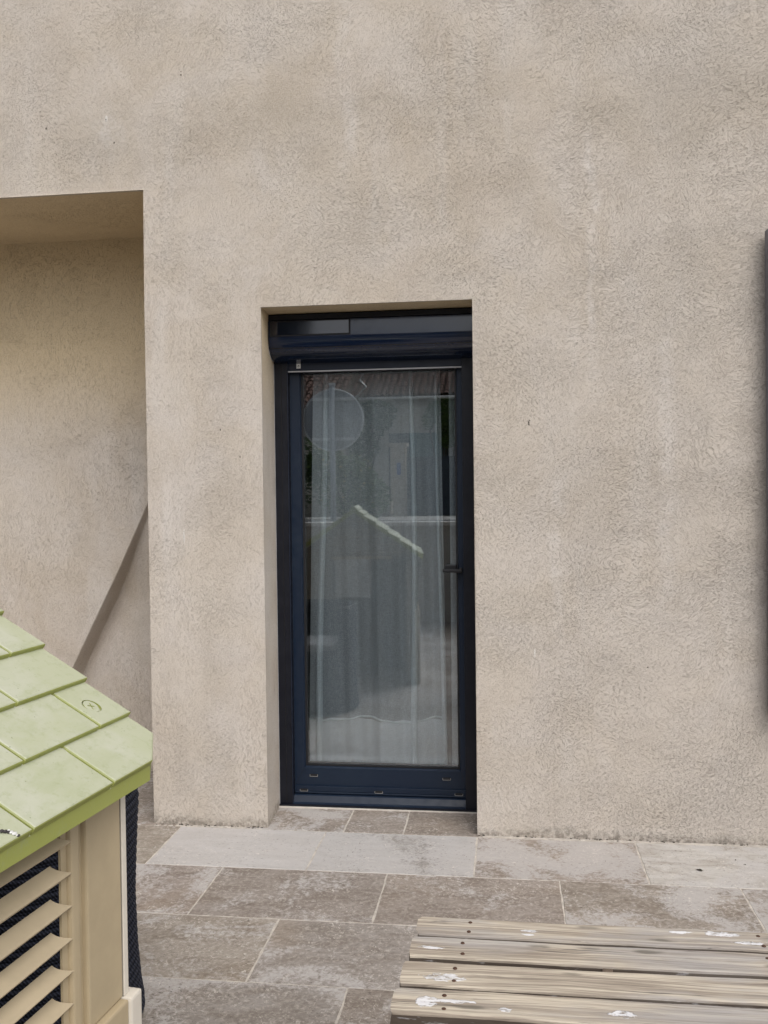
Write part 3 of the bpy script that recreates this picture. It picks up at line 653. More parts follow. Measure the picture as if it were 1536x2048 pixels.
# pleats: narrow doubled folds that read as pale vertical bands
for xc, w_ in ((-0.800, 0.014), (-0.412, 0.013), (-0.300, 0.010)):
    bm = bmesh.new(); g = []
    for j in range(31):
        z = 0.10+1.93*j/30; sp = 0.045*(1-z/2.0); u = (xc+0.845)/0.56
        x_ = xc - sp + sp*1.4*u + 0.006*math.sin(z*3+xc*20)
        ww = w_*(0.7+0.5*(1-z/2.0))
        r_ = []
        for i in range(9):
            a = math.pi*i/8; r_.append(bm.verts.new((x_ - ww*math.cos(a) + 0.56, cfold(x_, z, 0)-0.004-0.020*math.sin(a), z-1.0)))
        g.append(r_)
    for j in range(30):
        for i in range(8): bm.faces.new((g[j][i], g[j][i+1], g[j+1][i+1], g[j+1][i]))
    frombm("pleat", bm, M['pleat'], cur, smooth=True)
bm = bmesh.new(); pts = []
for i in range(101):
    u = i/100; z = 0.335; sp = 0.045*(1-z/2); x = -0.845-sp+(0.56+sp*1.4)*u
    pts.append((x+0.56, cfold(x, z, 0)-0.002, z-1.0 + 0.012*math.sin(19*x+0.6)))
tube(bm, pts, 0.0045, 6); frombm("hem_seam", bm, M['seam'], cur, smooth=True)
box("curtain_rod", -0.42, 0.42, -0.015, 0.015, 1.03, 1.06, M['silver'], cur, 0.004)

# ------------------------------------------------------------------ toy playhouse
AZ = 0.1156; SL = 0.6055; HW = 0.5903
ph = tag(empty("playhouse", (-0.5655, -2.1261, 0), -AZ), "children's plastic playhouse with lime green tiled roof and tan louvred side", "playhouse")
ph_world = Matrix.Translation((-0.5655, -2.1261, 0)) @ Matrix.Rotation(-AZ, 4, 'Z')
# local axes: x = outwards (right), y = towards the facade, z up; eave corner at (0,0,CZ)
CZ = 0.9164; RL = 0.80; RX = -HW*math.cos(SL); RZ = CZ+HW*math.sin(SL)
def shingle_mesh(w, ln, tb, ttop, chamf=None, hole=None, name="shingle", zb=-0.0):
    """slab in (t,s): t along the eave 0..w, s up the slope 0..ln; thick at the butt (tb) and thin above"""
    bv = 0.0030
    def hgt(s): return tb + (ttop-tb)*s/ln
    if chamf: out = [(0, 0), (w-chamf[1], 0), (w, chamf[0]), (w, ln), (0, ln)]
    else: out = [(0, 0), (w, 0), (w, ln), (0, ln)]
    cx, cy = w/2, ln/2
    bm = bmesh.new(); n = len(out)
    def inset(q, d): return (q[0]+(d if q[0] < cx else -d), q[1]+(d if q[1] < cy else -d))
    ins = [inset(q, bv) for q in out]; ins2 = [inset(q, bv*0.35) for q in out]
    lo = [bm.verts.new((a, b, zb)) for a, b in out]; md = [bm.verts.new((a, b, hgt(b)-bv)) for a, b in out]
    m2 = [bm.verts.new((a, b, hgt(b)-bv*0.3)) for a, b in ins2]; tp = [bm.verts.new((a, b, hgt(b))) for a, b in ins]
    for A, B in ((lo, md), (md, m2), (m2, tp)):
        for i in range(n): bm.faces.new((A[i], A[(i+1) % n], B[(i+1) % n], B[i]))
    if not hole: bm.faces.new(tp)
    else:
        hx, hy, hr = hole; N = 28
        c = [(hx+hr*math.cos(2*math.pi*k/N), hy+hr*math.sin(2*math.pi*k/N)) for k in range(N)]
        hv = [bm.verts.new((a, b, hgt(b))) for a, b in c]; hb = [bm.verts.new((a, b, hgt(b)-0.0045)) for a, b in c]
        allv = tp + hv
        for t in tessellate_polygon([[Vector((a, b, 0)) for a, b in ins], [Vector((a, b, 0)) for a, b in c[::-1]]]):
            pass
        polys = tessellate_polygon([[Vector((a, b, 0)) for a, b in ins], [Vector((a, b, 0)) for a, b in c]])
        for t in polys: bm.faces.new([allv[i] for i in t])
        for k in range(N): bm.faces.new((hv[k], hv[(k+1) % N], hb[(k+1) % N], hb[k]))
        bm.faces.new(hb)
    bmesh.ops.recalc_face_normals(bm, faces=bm.faces)
    me = bpy.data.meshes.new(name); bm.to_mesh(me); bm.free(); me.materials.append(M['green']); return me
BASE = 0.0135
def slope_mat(side):
    """frame whose x runs along the eave away from the facade, y up the slope, z out of the roof"""
    sx = 1 if side > 0 else -1
    ex = Vector((0, -1, 0)) if side > 0 else Vector((0, 1, 0))
    ey = Vector((-sx*math.cos(SL), 0, math.sin(SL))); ez = ex.cross(ey)
    if ez.z < 0: ez = -ez
    o_ = Vector((0, 0, CZ)) if side > 0 else Vector((2*RX, 0, CZ))
    if side < 0: o_ += Vector((0, -RL, 0))
    o_ -= ez*BASE
    return Matrix(((ex.x, ey.x, ez.x, o_.x), (ex.y, ey.y, ez.y, o_.y), (ex.z, ey.z, ez.z, o_.z), (0, 0, 0, 1)))
CW = 0.1; GP = 0.0048
full = shingle_mesh(0.2-GP, CW+0.012, BASE, 0.0022); half = shingle_mesh(0.1-GP, CW+0.012, BASE, 0.0022)
topf = shingle_mesh(0.2-GP, HW-0.5-0.002, BASE, 0.0030); toph = shingle_mesh(0.1-GP, HW-0.5-0.002, BASE, 0.0030)
corner = shingle_mesh(0.2-GP, CW+0.012, BASE, 0.0022, chamf=(0.0451, 0.0778))
screwed = shingle_mesh(0.1-GP, CW+0.012, BASE, 0.0022, hole=(0.1-0.064-0.0015, 0.0447, 0.0176))
for side in (1, -1):
    MS = slope_mat(side)
    for c in range(6):
        odd = c % 2; t = 0.0; first = True
        while t < RL - 0.01:
            w = 0.1 if (odd and t == 0.0) else 0.2
            w = min(w, RL-t)
            isf = w > 0.15
            me = (topf if isf else toph) if c == 5 else (full if isf else half)
            flip = False
            if side > 0 and c == 0 and t == 0.0: me = corner; flip = True
            if side > 0 and c == 1 and t == 0.0: me = screwed; flip = True
            if w > 0.12 and w < 0.19:
                me = shingle_mesh(w-GP, (HW-0.5-0.002) if c == 5 else CW+0.012, BASE, 0.0025)
            o = link("shingle", me, None, ph)
            if flip:
                # corner piece is modelled with its cut at the far end: mirror by swapping direction
                o.matrix_parent_inverse = Matrix.Identity(4)
                o.matrix_basis = MS @ Matrix.Translation((w-GP/2-GP*0.5+0.0015, c*CW, 0)) @ Matrix.Diagonal((-1, 1, 1, 1))
            else:
                o.matrix_basis = MS @ Matrix.Translation((t+GP/2, c*CW, 0))
            t = round(t+w, 4)
            if t >= 1.0 and c > 0 and False: break
# screw head in the counterbore
MS = slope_mat(1)
bm = bmesh.new(); N = 32; hr = 0.0146
star = []
for k in range(N):
    star.append(None)
ring_o = [(hr*math.cos(2*math.pi*k/N), hr*math.sin(2*math.pi*k/N)) for k in range(N)]
cross = []
for k in range(4):
    a = math.pi/2*k+0.5
    for da, r in ((-0.13, 0.0078), (0.13, 0.0078), (math.pi/4, 0.0018)): cross.append((r*math.cos(a+da), r*math.sin(a+da)))
vo = [bm.verts.new((a, b, 0)) for a, b in ring_o]; vb = [bm.verts.new((a, b, -0.004)) for a, b in ring_o]; vc = [bm.verts.new((a, b, 0.0004)) for a, b in cross]; vd = [bm.verts.new((a*0.8, b*0.8, -0.002)) for a, b in cross]
al = vo+vc
for t in tessellate_polygon([[Vector((a, b, 0)) for a, b in ring_o], [Vector((a, b, 0)) for a, b in cross]]): bm.faces.new([al[i] for i in t])
for k in range(N): bm.faces.new((vo[k], vo[(k+1) % N], vb[(k+1) % N], vb[k]))
for k in range(12): bm.faces.new((vc[k], vc[(k+1) % 12], vd[(k+1) % 12], vd[k]))
bm.faces.new(vd)
o = frombm("screw", bm, M['green'], ph); o.matrix_basis = MS @ Matrix.Translation((0.064, 0.1447, 0.0088))
# roof shells with vertical fascia and cut corners
def shell(side):
    bm = bmesh.new(); q = 0.0279+0.0095
    c1, c2 = 0.0451, 0.0778
    pl = [(0.0, c1), (c2, 0.0), (RL-c2, 0.0), (RL, c1), (RL, HW), (0, HW)]
    MSx = slope_mat(side); top = []; bot = []
    for t, s in pl:
        v = MSx @ Vector((t, s, 0)); top.append(bm.verts.new(v)); bot.append(bm.verts.new(v - Vector((0, 0, q-0.0135))))
    n = len(pl); bm.faces.new(top); bm.faces.new(bot[::-1])
    for i in range(n): bm.faces.new((top[i], top[(i+1) % n], bot[(i+1) % n], bot[i]))
    return frombm("roof_shell", bm, M['green'], ph)
shell(1); shell(-1)
bm = bmesh.new(); ca = math.cos(SL); prism(bm, [(RX-0.030, RZ-0.021), (RX, RZ+0.006), (RX+0.030, RZ-0.021), (RX+0.026, RZ-0.026), (RX, RZ-0.006), (RX-0.026, RZ-0.026)], 0.002, -RL-0.002, 'y')
frombm("ridge_cap", bm, M['green'], ph)
# right side wall with louvred window; k = distance back from the eave corner
SX = -0.050; K0 = 0.100; K1 = RL-0.10; TH = 0.020
def pb(name, x0, x1, k0, k1, z0, z1, mat, bev=0.0): return box(name, x0, x1, -k1, -k0, z0, z1, mat, ph, bev)
ZE = 0.880
pb("corner_pilaster", SX-TH, SX, K0, 0.200, 0.53, ZE, M['tan'], 0.004)
pb("groove", SX-TH, SX-0.010, 0.2002, 0.2168, 0.53, ZE, M['tan'])
pb("louvre_stile", SX-TH, SX-0.001, 0.217, 0.2400, 0.53, ZE, M['tan'], 0.005)
pb("louvre_jamb", SX-0.013, SX-0.009, 0.2402, 0.254, 0.53, ZE, M['tan'])
WK = 0.58
pb("louvre_stile", SX-TH, SX-0.001, WK, WK+0.025, 0.53, ZE, M['tan'], 0.005)
pb("side_panel", SX-TH, SX-0.004, WK+0.0252, K1, 0.53, ZE, M['tan'])
pb("louvre_head", SX-TH, SX-0.004, 0.2402, WK-0.0002, 0.868, ZE, M['tan'])
def slat(z):
    bm = bmesh.new(); nW = 7; TT = 0.0035; A = []; B = []; A2 = []; B2 = []
    for i in range(nW+1):
        w = i/nW; x = SX-0.021+0.022*w; zz = z+0.0165*(1-w)**0.85
        ke = 0.2635-0.0225*w**2.2
        A.append(bm.verts.new((x, -ke, zz))); B.append(bm.verts.new((x, -(WK+0.0), zz)))
        A2.append(bm.verts.new((x-0.0025, -ke, zz-TT))); B2.append(bm.verts.new((x-0.0025, -(WK), zz-TT)))
    for i in range(nW):
        bm.faces.new((A[i], A[i+1], B[i+1], B[i])); bm.faces.new((A2[i+1], A2[i], B2[i], B2[i+1])); bm.faces.new((A[i], A2[i], A2[i+1], A[i+1])); bm.faces.new((B[i], B[i+1], B2[i+1], B2[i]))
    bm.faces.new((A[0], B[0], B2[0], A2[0])); bm.faces.new((A[-1], A2[-1], B2[-1], B[-1]))
    return frombm("louvre_slat", bm, M['tan_slat'], ph)
for zz in (0.838, 0.7905, 0.7415, 0.6925, 0.6440, 0.5955, 0.547): slat(zz)
pb("base_plinth", SX-TH, SX+0.012, 0.1035, K1, 0.0, 0.5295, M['tan'], 0.004)
# gable walls: brown panels with shade in their colour, cream strip at the corner
def gable(k0, k1, openings, name="gable_panel"):
    xl, xr = 2*RX-SX, SX; zb = 0.0
    outer = [(xr, 0.0), (xr, 0.885), (RX, RZ-0.032), (xl, 0.885), (xl, 0.0)]
    bm = bmesh.new()
    def clip_box(x0, x1, z0, z1):
        # column strips under the sloped top
        n = 6
        for i in range(n):
            a = x0+(x1-x0)*i/n; b = x0+(x1-x0)*(i+1)/n
            def top(x): return min(z1, 0.885+(RZ-0.032-0.885)*(1-abs(x-RX)/abs(xr-RX)))
            v = [bm.verts.new((x, y, z)) for y in (-k1, -k0) for x, z in ((a, z0), (b, z0), (b, top(b)), (a, top(a)))]
            bm.faces.new(v[0:4]); bm.faces.new(v[4:8][::-1])
            bm.faces.new((v[3], v[2], v[6], v[7])); bm.faces.new((v[0], v[4], v[5], v[1]))
            if i == 0: bm.faces.new((v[0], v[3], v[7], v[4]))
            if i == n-1: bm.faces.new((v[1], v[5], v[6], v[2]))
    for q in openings: clip_box(*q)
    bmesh.ops.remove_doubles(bm, verts=bm.verts, dist=0.0001)
    return frombm(name, bm, M['gable'], ph)
XLw = 2*RX-SX
gable(0.084, 0.0995, [(XLw, RX-0.16, 0, 0.8945), (RX+0.350, SX, 0, 0.8945), (XLw, SX, 0.895, 2)])
gable(RL-0.10, RL-0.085, [(XLw, RX-0.18, 0, 0.8895), (RX+0.10, SX, 0, 0.8895), (RX-0.1798, RX+0.0998, 0, 0.55), (XLw, SX, 0.89, 2)])
pb("corner_strip", SX-0.018, SX+0.0015, 0.0845, 0.0990, 0.53, ZE-0.002, M['cream'], 0.002).scale = (1, 1, 1)
pb("base_corner", SX-0.018, SX+0.016, 0.067, 0.1030, 0.0, 0.530, M['cream'], 0.005)
box("side_wall", XLw-0.0, XLw+0.02, -K1, -K0, 0.0, 0.885, M['tan'], ph)
box("door_lintel", RX-0.17, RX+0.26, -0.083, -0.0795, 0.885, 0.905, M['tan'], ph)
# seams of the boards on the gable that faces the house
for i in range(5):
    z = 0.93+0.055*i; hwid = (RZ-0.04-z)/math.tan(SL)*0.92
    box("board_seam", RX-hwid, RX+hwid, -0.0838, -0.0825, z, z+0.003, M['tan'], ph)

# bird dropping on the eave
MS = slope_mat(1)
bd = tag(empty("bird_dropping", (-0.6190, -2.5390, 0.9192)), "black and white bird dropping on the green roof edge", "dropping")

bd.matrix_world = ph_world @ MS @ Matrix.Translation((0.4385, 0.0135, 0.0138))
for nm_, mt_, pts_ in (("white_spot", 'drop_w', [(0.006, -0.006, 0.0035), (0.004, -0.002, 0.003), (0.003, 0.002, 0.002), (0.007, -0.010, 0.002)]), ("dark_spot", 'drop_b', [(-0.006, 0.006, 0.003), (-0.002, 0.003, 0.003), (0.001, 0.0, 0.0025), (0.008, -0.011, 0.0025)])):
    for px_, py_, r_ in pts_:
        b = bmesh.new(); bmesh.ops.create_icosphere(b, subdivisions=2, radius=r_, matrix=Matrix.Translation((-px_, py_, 0)) @ Matrix.Diagonal((1.3, 0.8, 0.4, 1)))
        frombm(nm_, b, M[mt_], bd, smooth=True)
# ------------------------------------------------------------------ rope chair behind the playhouse
ch = tag(empty("rope_chair", (-1.226, -1.46, 0)), "navy blue woven rope tub chair standing behind the playhouse", "chair")
def prof_r(z):
    pts = [(0.0, 0.287), (0.03, 0.292), (0.08, 0.284), (0.18, 0.276), (0.32, 0.272), (0.42, 0.276), (0.50, 0.280), (0.56, 0.284), (0.66, 0.279)]
    for (za, ra), (zb, rb) in zip(pts, pts[1:]):
        if z <= zb: return ra+(rb-ra)*(z-za)/(zb-za)
    return pts[-1][1]
nc = 60
for i in range(nc):
    z = 0.012+i*0.0105; rr_ = prof_r(z) + (0.0022 if i % 2 else -0.0022); bm = bmesh.new()
    op = z > 0.40
    N = 56; pts = []
    for k in range(N + (1 if op else 0)):
        if op: a = R(90+48) + (2*math.pi-R(96))*k/N
        else: a = 2*math.pi*k/N
        ca_, sa_ = math.cos(a), math.sin(a)
        sq = 1/((abs(ca_)**2.2+abs(sa_)**2.2)**(1/2.2))
        pts.append((rr_*ca_*sq*0.99, rr_*sa_*sq*0.98, z + 0.0016*math.sin(a*9)))
    tube(bm, pts, 0.0062, 6, closed=not op)
    frombm("rope_coil", bm, M['rope'], ch, smooth=True)
bm = bmesh.new(); bbox(bm, -0.18, 0.18, -0.18, 0.20, 0.34, 0.43, 0.03); frombm("seat_cushion", bm, M['cushion'], ch)
bm = bmesh.new(); pts = []
for k in range(41):
    a = R(138)+(2*math.pi-R(96))*k/40; ca_, sa_ = math.cos(a), math.sin(a); sq = 1/((abs(ca_)**2.2+abs(sa_)**2.2)**(1/2.2)); pts.append((0.274*ca_*sq, 0.270*sa_*sq, 0.646))
tube(bm, pts, 0.008, 8); frombm("rim", bm, M['blackmetal'], ch, smooth=True)

# ------------------------------------------------------------------ weathered bench
paint = []
def pp(x, y, rx, ry): paint.append((x, y, 0.435, rx, ry, 0.05))
BZ = 0.430
for q in [(0.039, -1.707, 0.020, 0.0045), (0.038, -1.722, 0.013, 0.004), (-0.158, -1.797, 0.026, 0.006), (-0.125, -1.912, 0.040, 0.014), (-0.150, -2.000, 0.020, 0.018), (-0.105, -1.992, 0.040, 0.006),
          (-0.010, -2.010, 0.012, 0.007), (0.198, -2.004, 0.024, 0.010), (0.350, -1.679, 0.022, 0.006), (0.430, -1.680, 0.040, 0.010), (0.48, -1.712, 0.035, 0.006)]: pp(*q)
M['wood'] = mat_wood(paint)
bench = tag(empty("bench", (0.6, -1.85, 0)), "low weathered pale wooden slat bench with flaking white paint on the terrace", "bench")
bx0, by0 = 0.6, -1.85
def plank(x0, x1, y0, y1, rl):
    bm = bmesh.new(); z0, z1 = BZ-0.028, BZ; n = 60; ny = 7; bv = 0.0045
    prof_ = [(y0, z0), (y0, z1-bv), (y0+bv*0.35, z1-bv*0.3), (y0+bv, z1)] + [(y0+bv+(y1-y0-2*bv)*i/ny, z1) for i in range(1, ny)] + [(y1-bv, z1), (y1-bv*0.35, z1-bv*0.3), (y1, z1-bv), (y1, z0)]
    rg = []
    rd = random.Random(int(y0*1000)); ph1, ph2 = rd.uniform(0, 6), rd.uniform(0, 6)
    for i in range(n+1):
        x = x0+(x1-x0)*i/n; r_ = []
        for (y, z) in prof_:
            edge = abs((y-(y0+y1)/2)/((y1-y0)/2))
            wv = 0.0012*math.sin(x*9+ph1)+0.0008*math.sin(x*31+ph2)
            yy = y + (wv if edge > 0.8 else 0)
            zz = z + (0.0006*math.sin(x*13+y*70) if z > z1-0.001 else 0)
            xx = x
            if i == 0 and edge > 0.6 and z > z0: xx = x + rl*((edge-0.6)/0.4)**2*(1 if y > (y0+y1)/2 else 0.5)
            r_.append(bm.verts.new((xx-bx0, yy-by0, zz)))
        rg.append(r_)
    m = len(prof_)
    for i in range(n):
        for k in range(m): bm.faces.new((rg[i][k], rg[i][(k+1) % m], rg[i+1][(k+1) % m], rg[i+1][k]))
    bm.faces.new(rg[0][::-1]); bm.faces.new(rg[-1])
    return frombm("slat", bm, M['wood'], bench)
PL = [(-1.741, -1.661, -0.196, 0.016), (-1.837, -1.7525, -0.200, 0.006), (-1.943, -1.854, -0.207, 0.006), (-2.040, -1.9535, -0.213, 0.010)]
for y0, y1, xs_, rl in PL: plank(xs_, 1.55, y0, y1, rl)
for sx_ in (-0.10, 0.50, 1.10, 1.45):
    box("cross_bar", sx_-0.022-bx0, sx_+0.022-bx0, -2.03-by0, -1.67-by0, BZ-0.075, BZ-0.0285, M['wood'], bench, 0.002)
for sx_ in (-0.10, 1.45):
    for yy in (-2.0, -1.70):
        box("leg", sx_-0.03-bx0, sx_+0.03-bx0, yy-0.03-by0, yy+0.03-by0, 0.001, BZ-0.0755, M['wood'], bench, 0.003)
    box("stretcher", sx_-0.02-bx0, sx_+0.02-bx0, -1.969-by0, -1.731-by0, 0.10, 0.14, M['wood'], bench, 0.002)
box("rail", -0.069-bx0, 1.419-bx0, -1.87-by0, -1.83-by0, 0.105, 0.135, M['wood'], bench, 0.002)
bm = bmesh.new(); bbox(bm, 0.175-bx0, 0.195-bx0, -1.853-by0, -1.838-by0, BZ-0.024, BZ-0.003, 0.003); frombm("wedge", bm, M['bark'], bench)
nm = bpy.data.meshes.new("nail"); b = bmesh.new(); bmesh.ops.create_cone(b, cap_ends=True, segments=12, radius1=0.0045, radius2=0.0036, depth=0.0015); b.to_mesh(nm); b.free(); nm.materials.append(M['rust'])
for sx_ in (-0.10, 0.50, 1.10, 1.45):
    for y0, y1, _, _ in PL:
        for f in (0.22, 0.74):
            o = link("nail", nm, None, bench); o.location = (sx_+random.uniform(-0.006, 0.006)-bx0+(0 if sx_ > 0 else (y0+1.85)*0.10), y0+(y1-y0)*f-by0, BZ+0.0009)

# ------------------------------------------------------------------ dead leaves on the paving
def litter(name, x, y, z, s, label, n=6):
    e = bmesh.new()
    for i in range(n):
        a = random.uniform(0, 6.28); r = random.uniform(0.3, 1.0)*s; w = s*random.uniform(0.12, 0.3)
        d = Vector((math.cos(a), math.sin(a), 0)); p = Vector((-d.y, d.x, 0))*w
        v = [e.verts.new(q) for q in (Vector((0, 0, 0.0015))-p*0.6, d*r*0.5-p+Vector((0, 0, 0.003)), d*r+Vector((0, 0, 0.001)), d*r*0.5+p+Vector((0, 0, 0.004)), Vector((0, 0, 0.0015))+p*0.6)]
        e.faces.new(v)
    o = frombm(name, e, M['moss']); o.location = (x, y, z); return tag(o, label, "leaf litter")
litter("leaf_scrap", 0.664, -0.270, 0.001, 0.018, "largest black leaf scrap on the pale tile right of the door", 8)
litter("leaf_scrap", 0.812, -0.165, 0.001, 0.008, "small black crumb on the pale tile, nearer the wall of the two right crumbs", 4)
litter("leaf_scrap", 0.835, -0.205, 0.001, 0.007, "tiny black crumb on the pale tile, farthest right of the scraps", 4)

# ------------------------------------------------------------------ parapet, street sign and the far side of the street (seen in the glass)
par = tag(empty("parapet", (0, -5.5, 0)), "pale low terrace wall with a light coping behind the camera, mirrored in the door glass", "wall")
box("wall_body", -4.6, 3.2, -0.08, 0.12, -0.09, 1.005, M['concrete'], par)
for i in range(13):
    box("coping_stone", -4.6+i*0.6+0.002, -4.6+(i+1)*0.6-0.002, -0.11, 0.15, 1.0055, 1.045, M['coping'], par, 0.004)
sg = tag(empty("road_sign", (-2.14, -7.2, ground_z(-7.2))), "back of a round road sign on a pole, mirrored in the door glass", "road sign")
gz_ = ground_z(-7.2)
b = bmesh.new(); disc(b, (0, -0.02, 2.27-gz_), 0.378, 0.004, 'y', 64); frombm("sign_plate", b, M['signback'], sg)
b = bmesh.new(); tube(b, [(0.381*math.cos(a), -0.018, 2.27-gz_+0.381*math.sin(a)) for a in [2*math.pi*k/64 for k in range(64)]], 0.010, 8, closed=True); frombm("sign_rim", b, M['signrim'], sg, smooth=True)
for zc, hw_ in ((2.53, 0.27), (2.03, 0.27)): box("bracket", -hw_, hw_, -0.015, 0.012, zc-gz_-0.018, zc-gz_+0.018, M['signrim'], sg, 0.003)
b = bmesh.new(); tube(b, [(0, 0.04, 0), (0, 0.04, 2.70-gz_)], 0.033, 14); frombm("pole", b, M['signback'], sg, smooth=True)
b = bmesh.new(); disc(b, (0, 0.04, 2.71-gz_), 0.04, 0.03, 'z', 14); frombm("pole_cap", b, M['signrim'], sg)

nh = tag(empty("neighbour_house", (-3.5, -28, 0.6)), "pale house with brown tiled roof across the street, mirrored in the door glass", "house")
box("wall", -1.8, 8.0, -7.0, 0.0, 0.0, 4.0, M['nwall'], nh)
box("garage_surround", -0.53, 1.52, 0.001, 0.06, 0.0, 2.82, M['slate'], nh)
box("garage_door", -0.33, 1.40, 0.0605, 0.09, 0.02, 1.86, M['slate'], nh); box("teal_canopy", 0.22, 1.48, 0.062, 0.30, 1.87, 2.80, M['teal'], nh)
for k in range(6): box("garage_slat", -0.32, 1.39, 0.0905, 0.10, 0.06+0.3*k, 0.32+0.3*k, M['slate'], nh)
def corrug(name, x0, x1, yb, yt, zb, zt, parent, step=0.22, rows=14):
    bm = bmesh.new(); nx = int((x1-x0)/step)
    L_ = math.hypot(yt-yb, zt-zb)
    for r_ in range(rows):
        f0, f1 = r_/rows, (r_+1.08)/rows
        for i in range(nx):
            xc = x0+(i+0.5)*step + random.uniform(-0.01, 0.01); rad = step*0.46
            A = []; B = []
            jz = random.uniform(-0.012, 0.012)
            for k in range(6):
                a = math.pi*k/5
                A.append(bm.verts.new((xc+rad*math.cos(a), yb+(yt-yb)*f0, zb+(zt-zb)*f0+rad*0.9*math.sin(a)+0.03+jz)))
                B.append(bm.verts.new((xc+rad*0.85*math.cos(a), yb+(yt-yb)*f1, zb+(zt-zb)*f1+rad*0.8*math.sin(a)+jz)))
            for k in range(5): bm.faces.new((A[k], A[k+1], B[k+1], B[k]))
    o = frombm(name, bm, M['terracotta'], parent); o["kind"] = "stuff"; return o
bm = bmesh.new(); prism(bm, [(0.35, 3.98), (0.35, 4.05), (-3.5, 5.75), (-7.4, 4.05), (-7.4, 3.98)], -1.9, 8.1); frombm("roof_deck", bm, M['bark'], nh)
corrug("roof_tiles", -1.9, 8.1, 0.42, -3.5, 4.05, 5.78, nh)
b = bmesh.new(); tube(b, [(-1.5, 0.46, 3.99), (8.2, 0.46, 3.99)], 0.06, 10); frombm("gutter", b, M['gutter'], nh, smooth=True)
b = bmesh.new(); tube(b, [(-1.32, 0.5, 4.90), (-1.46, 0.5, 4.62), (-1.25, 0.5, 4.42), (-1.62, 0.5, 4.02)], 0.06, 8); frombm("downpipe", b, M['white'], nh, smooth=True)
box("letter_box", 1.55, 1.95, 0.01, 0.25, 1.86, 2.36, M['white'], nh)
lh = tag(empty("outbuilding", (-8.0, -26, 0.6)), "low outbuilding with brown tiled roof left of the neighbour house, mirrored in the glass", "outbuilding")
box("wall", -3.5, 2.6, -5.0, 0.0, 0.0, 3.35, M['nwall'], lh)
bm = bmesh.new(); prism(bm, [(0.3, 3.36), (0.3, 3.44), (-7.2, 6.9), (-7.2, 3.36)], -3.6, 2.65); frombm("roof_deck", bm, M['bark'], lh)
corrug("roof_tiles", -3.6, 2.65, 0.35, -7.2, 3.44, 6.9, lh, rows=22)
b = bmesh.new(); tube(b, [(-3.6, 0.4, 3.40), (2.7, 0.4, 3.40)], 0.05, 8); frombm("gutter", b, M['gutter'], lh, smooth=True)
gp = tag(empty("gate_pillar", (-3.25, -24, 0.6)), "pale rendered gate pillar with flat cap and small blue plate across the street", "pillar")
box("shaft", -0.22, 0.24, -0.22, 0.22, 0, 2.16, M['pillarm'], gp, 0.01); box("cap", -0.34, 0.30, -0.28, 0.28, 2.161, 2.26, M['pillarm'], gp, 0.015)
box("number_plate", -0.02, 0.10, 0.221, 0.235, 1.30, 1.66, M['blue'], gp)
pg = tag(empty("driveway_gate", (-2.0, -24, 0.6)), "slate blue metal gate beside the pale pillar across the street", "gate")
box("gate_leaf", -0.99, 1.2, -0.03, 0.03, 0.05, 1.85, M['slate'], pg)
for k in range(9): box("gate_board", -0.98+0.24*k, -0.76+0.24*k, 0.031, 0.05, 0.08, 1.82, M['slate'], pg)
# rubble wall
sw = tag(empty("rubble_wall", (-5.2, -20.8, 0.6)), "low dry rubble stone wall beyond the street, mirrored in the door glass", "wall")
box("core", -2.4, 2.12, -0.35, -0.02, 0, 0.55, M['stone'], sw)
sms = []
for i in range(5):
    b = bmesh.new(); bbox(b, -0.5, 0.5, -0.5, 0.5, -0.5, 0.5, 0.09)
    for v in b.verts: v.co += Vector((random.uniform(-0.08, 0.08), random.uniform(-0.08, 0.08), random.uniform(-0.08, 0.08)))
    m = bpy.data.meshes.new("stone"); b.to_mesh(m); b.free(); m.materials.append(M['stone']); sms.append(m)
for r_ in range(3):
    x = -2.4
    while x < 2.0:
        w = random.uniform(0.18, 0.38); h = 0.18
        o = link("stone", random.choice(sms), None, sw); o.location = (x+w/2, 0.0, 0.10+r_*0.19); o.scale = (w*0.97, 0.16, h); o.rotation_euler = (0, random.uniform(-0.08, 0.08), 0); x += w
# shrubs and vines: many leaf faces through the volume
def foliage(bm, c, r, n, size):
    for i in range(n):
        while True:
            p = Vector((random.uniform(-1, 1), random.uniform(-1, 1), random.uniform(-1, 1)))
            if p.length < 1 and p.length > 0.35: break
        p = Vector(c)+Vector((p.x*r[0], p.y*r[1], p.z*r[2]))
        q = Matrix.Rotation(random.uniform(0, 6.28), 3, 'Z') @ Matrix.Rotation(random.uniform(0, 3.1), 3, 'X')
        s = size*random.uniform(0.6, 1.3)
        bm.faces.new([bm.verts.new(p + q @ Vector(v)*s) for v in ((-0.5, 0, 0), (0, -0.28, 0.05), (0.5, 0, 0), (0, 0.28, 0.05))])
def shrub(name, loc, clumps, label, mat, cat="shrub", size=0.13, flowers=0):
    e = tag(empty(name, loc), label, cat)
    b = bmesh.new()
    for c, r, n in clumps: foliage(b, c, r, n, size)
    frombm("leaves", b, mat, e)
    b = bmesh.new()
    for c, r, n in clumps[:4]:
        top = Vector(c); mid = Vector((c[0]*0.5, c[1]*0.5, c[2]*0.5)); tube(b, [(0, 0, 0), mid, top], 0.03, 6)
    frombm("stem", b, M['bark'], e)
    if flowers:
        b = bmesh.new()
        for c, r, n in clumps: foliage(b, (c[0], c[1]+r[1]*0.4, c[2]), r, flowers, 0.09)
        frombm("blossom", b, M['petal'], e)
    return e
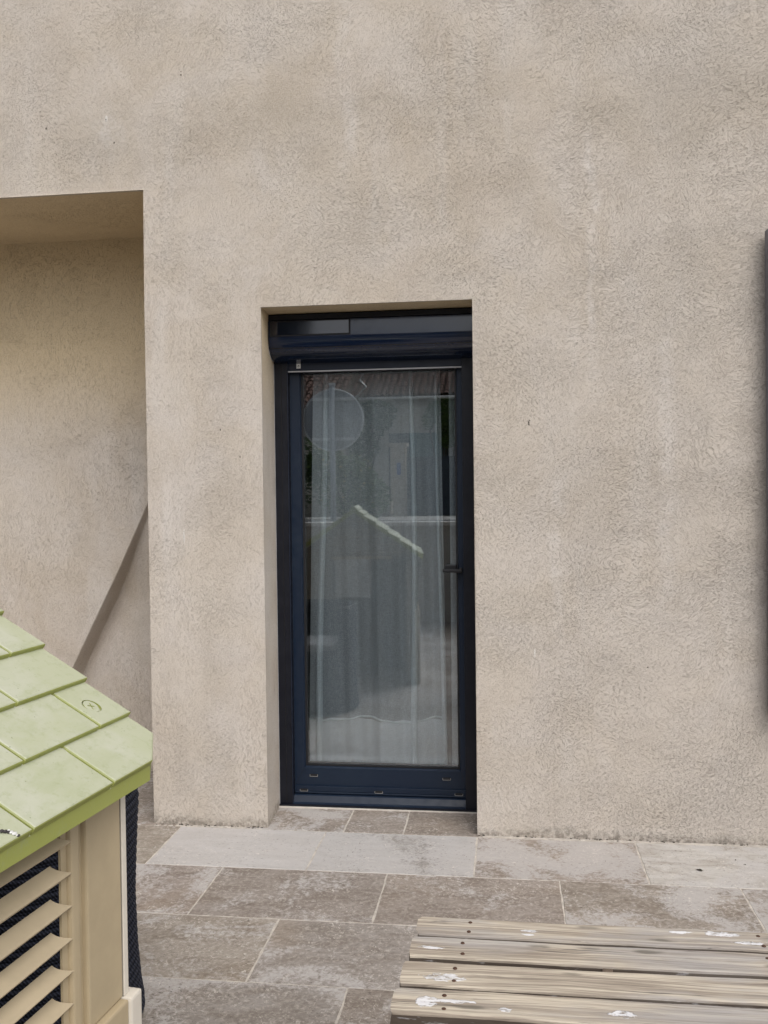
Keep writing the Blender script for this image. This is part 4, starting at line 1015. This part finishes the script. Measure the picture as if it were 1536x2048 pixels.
shrub("flowering_shrub", (-3.9, -18.6, 0.72), [((0, 0, 0.75), (0.9, 0.5, 0.7), 1500), ((-0.5, 0, 1.3), (0.55, 0.4, 0.5), 800), ((0.5, 0, 0.55), (0.6, 0.4, 0.6), 900), ((0.1, 0.1, 1.2), (0.6, 0.4, 0.4), 600)], "bushy shrub with yellow flowers across the street, mirrored mid-glass", M['leafm'], size=0.11, flowers=30)
shrub("dark_shrub", (-5.6, -18.8, 0.72), [((0, 0, 1.0), (0.9, 0.5, 1.0), 2000), ((-0.9, 0, 0.8), (0.7, 0.5, 0.8), 1200), ((0.5, 0, 1.5), (0.6, 0.4, 0.6), 900)], "dark green shrub left of the yellow flowered one across the street", M['leafd'], size=0.12)
shrub("climbing_vine", (-4.95, -27.5, 0.6), [((-0.4, 0, 3.2), (0.8, 0.25, 0.8), 1300), ((0.5, 0, 3.5), (0.8, 0.25, 0.45), 900), ((0.1, 0, 2.5), (0.6, 0.25, 0.7), 900), ((0.75, 0, 3.1), (0.35, 0.2, 0.4), 300)], "climbing vine hanging under the gutter left of the garage", M['leafd'], "vine", 0.14)
shrub("climbing_vine", (-2.1, -27.5, 0.6), [((0, 0, 3.5), (0.6, 0.25, 0.45), 900), ((0.1, 0, 2.9), (0.3, 0.2, 0.7), 700), ((0.5, 0, 3.0), (0.4, 0.2, 0.9), 700), ((-0.5, 0, 3.2), (0.2, 0.2, 0.4), 200)], "climbing vine trailing down right of the garage canopy", M['leafm'], "vine", 0.14)
shrub("garden_tree", (-7.6, -21.5, 0.6), [((0, 0, 2.2), (1.5, 1.0, 1.3), 2600), ((0.8, 0, 1.4), (1.2, 0.8, 1.1), 1600)], "broad dark green garden tree at the left across the street", M['leafd'], "tree", 0.16)

shrub("tall_tree", (-11.0, -37.0, 0.0), [((0, 0, 12.5), (2.3, 2.3, 5.5), 7000), ((0.6, 0, 8.0), (3.0, 2.2, 3.5), 2600), ((-1.0, 0, 15.0), (1.4, 1.4, 3.0), 900)], "tall dark tree far behind the outbuilding, mirrored in the solar cell", M['leafd'], "tree", 0.42)
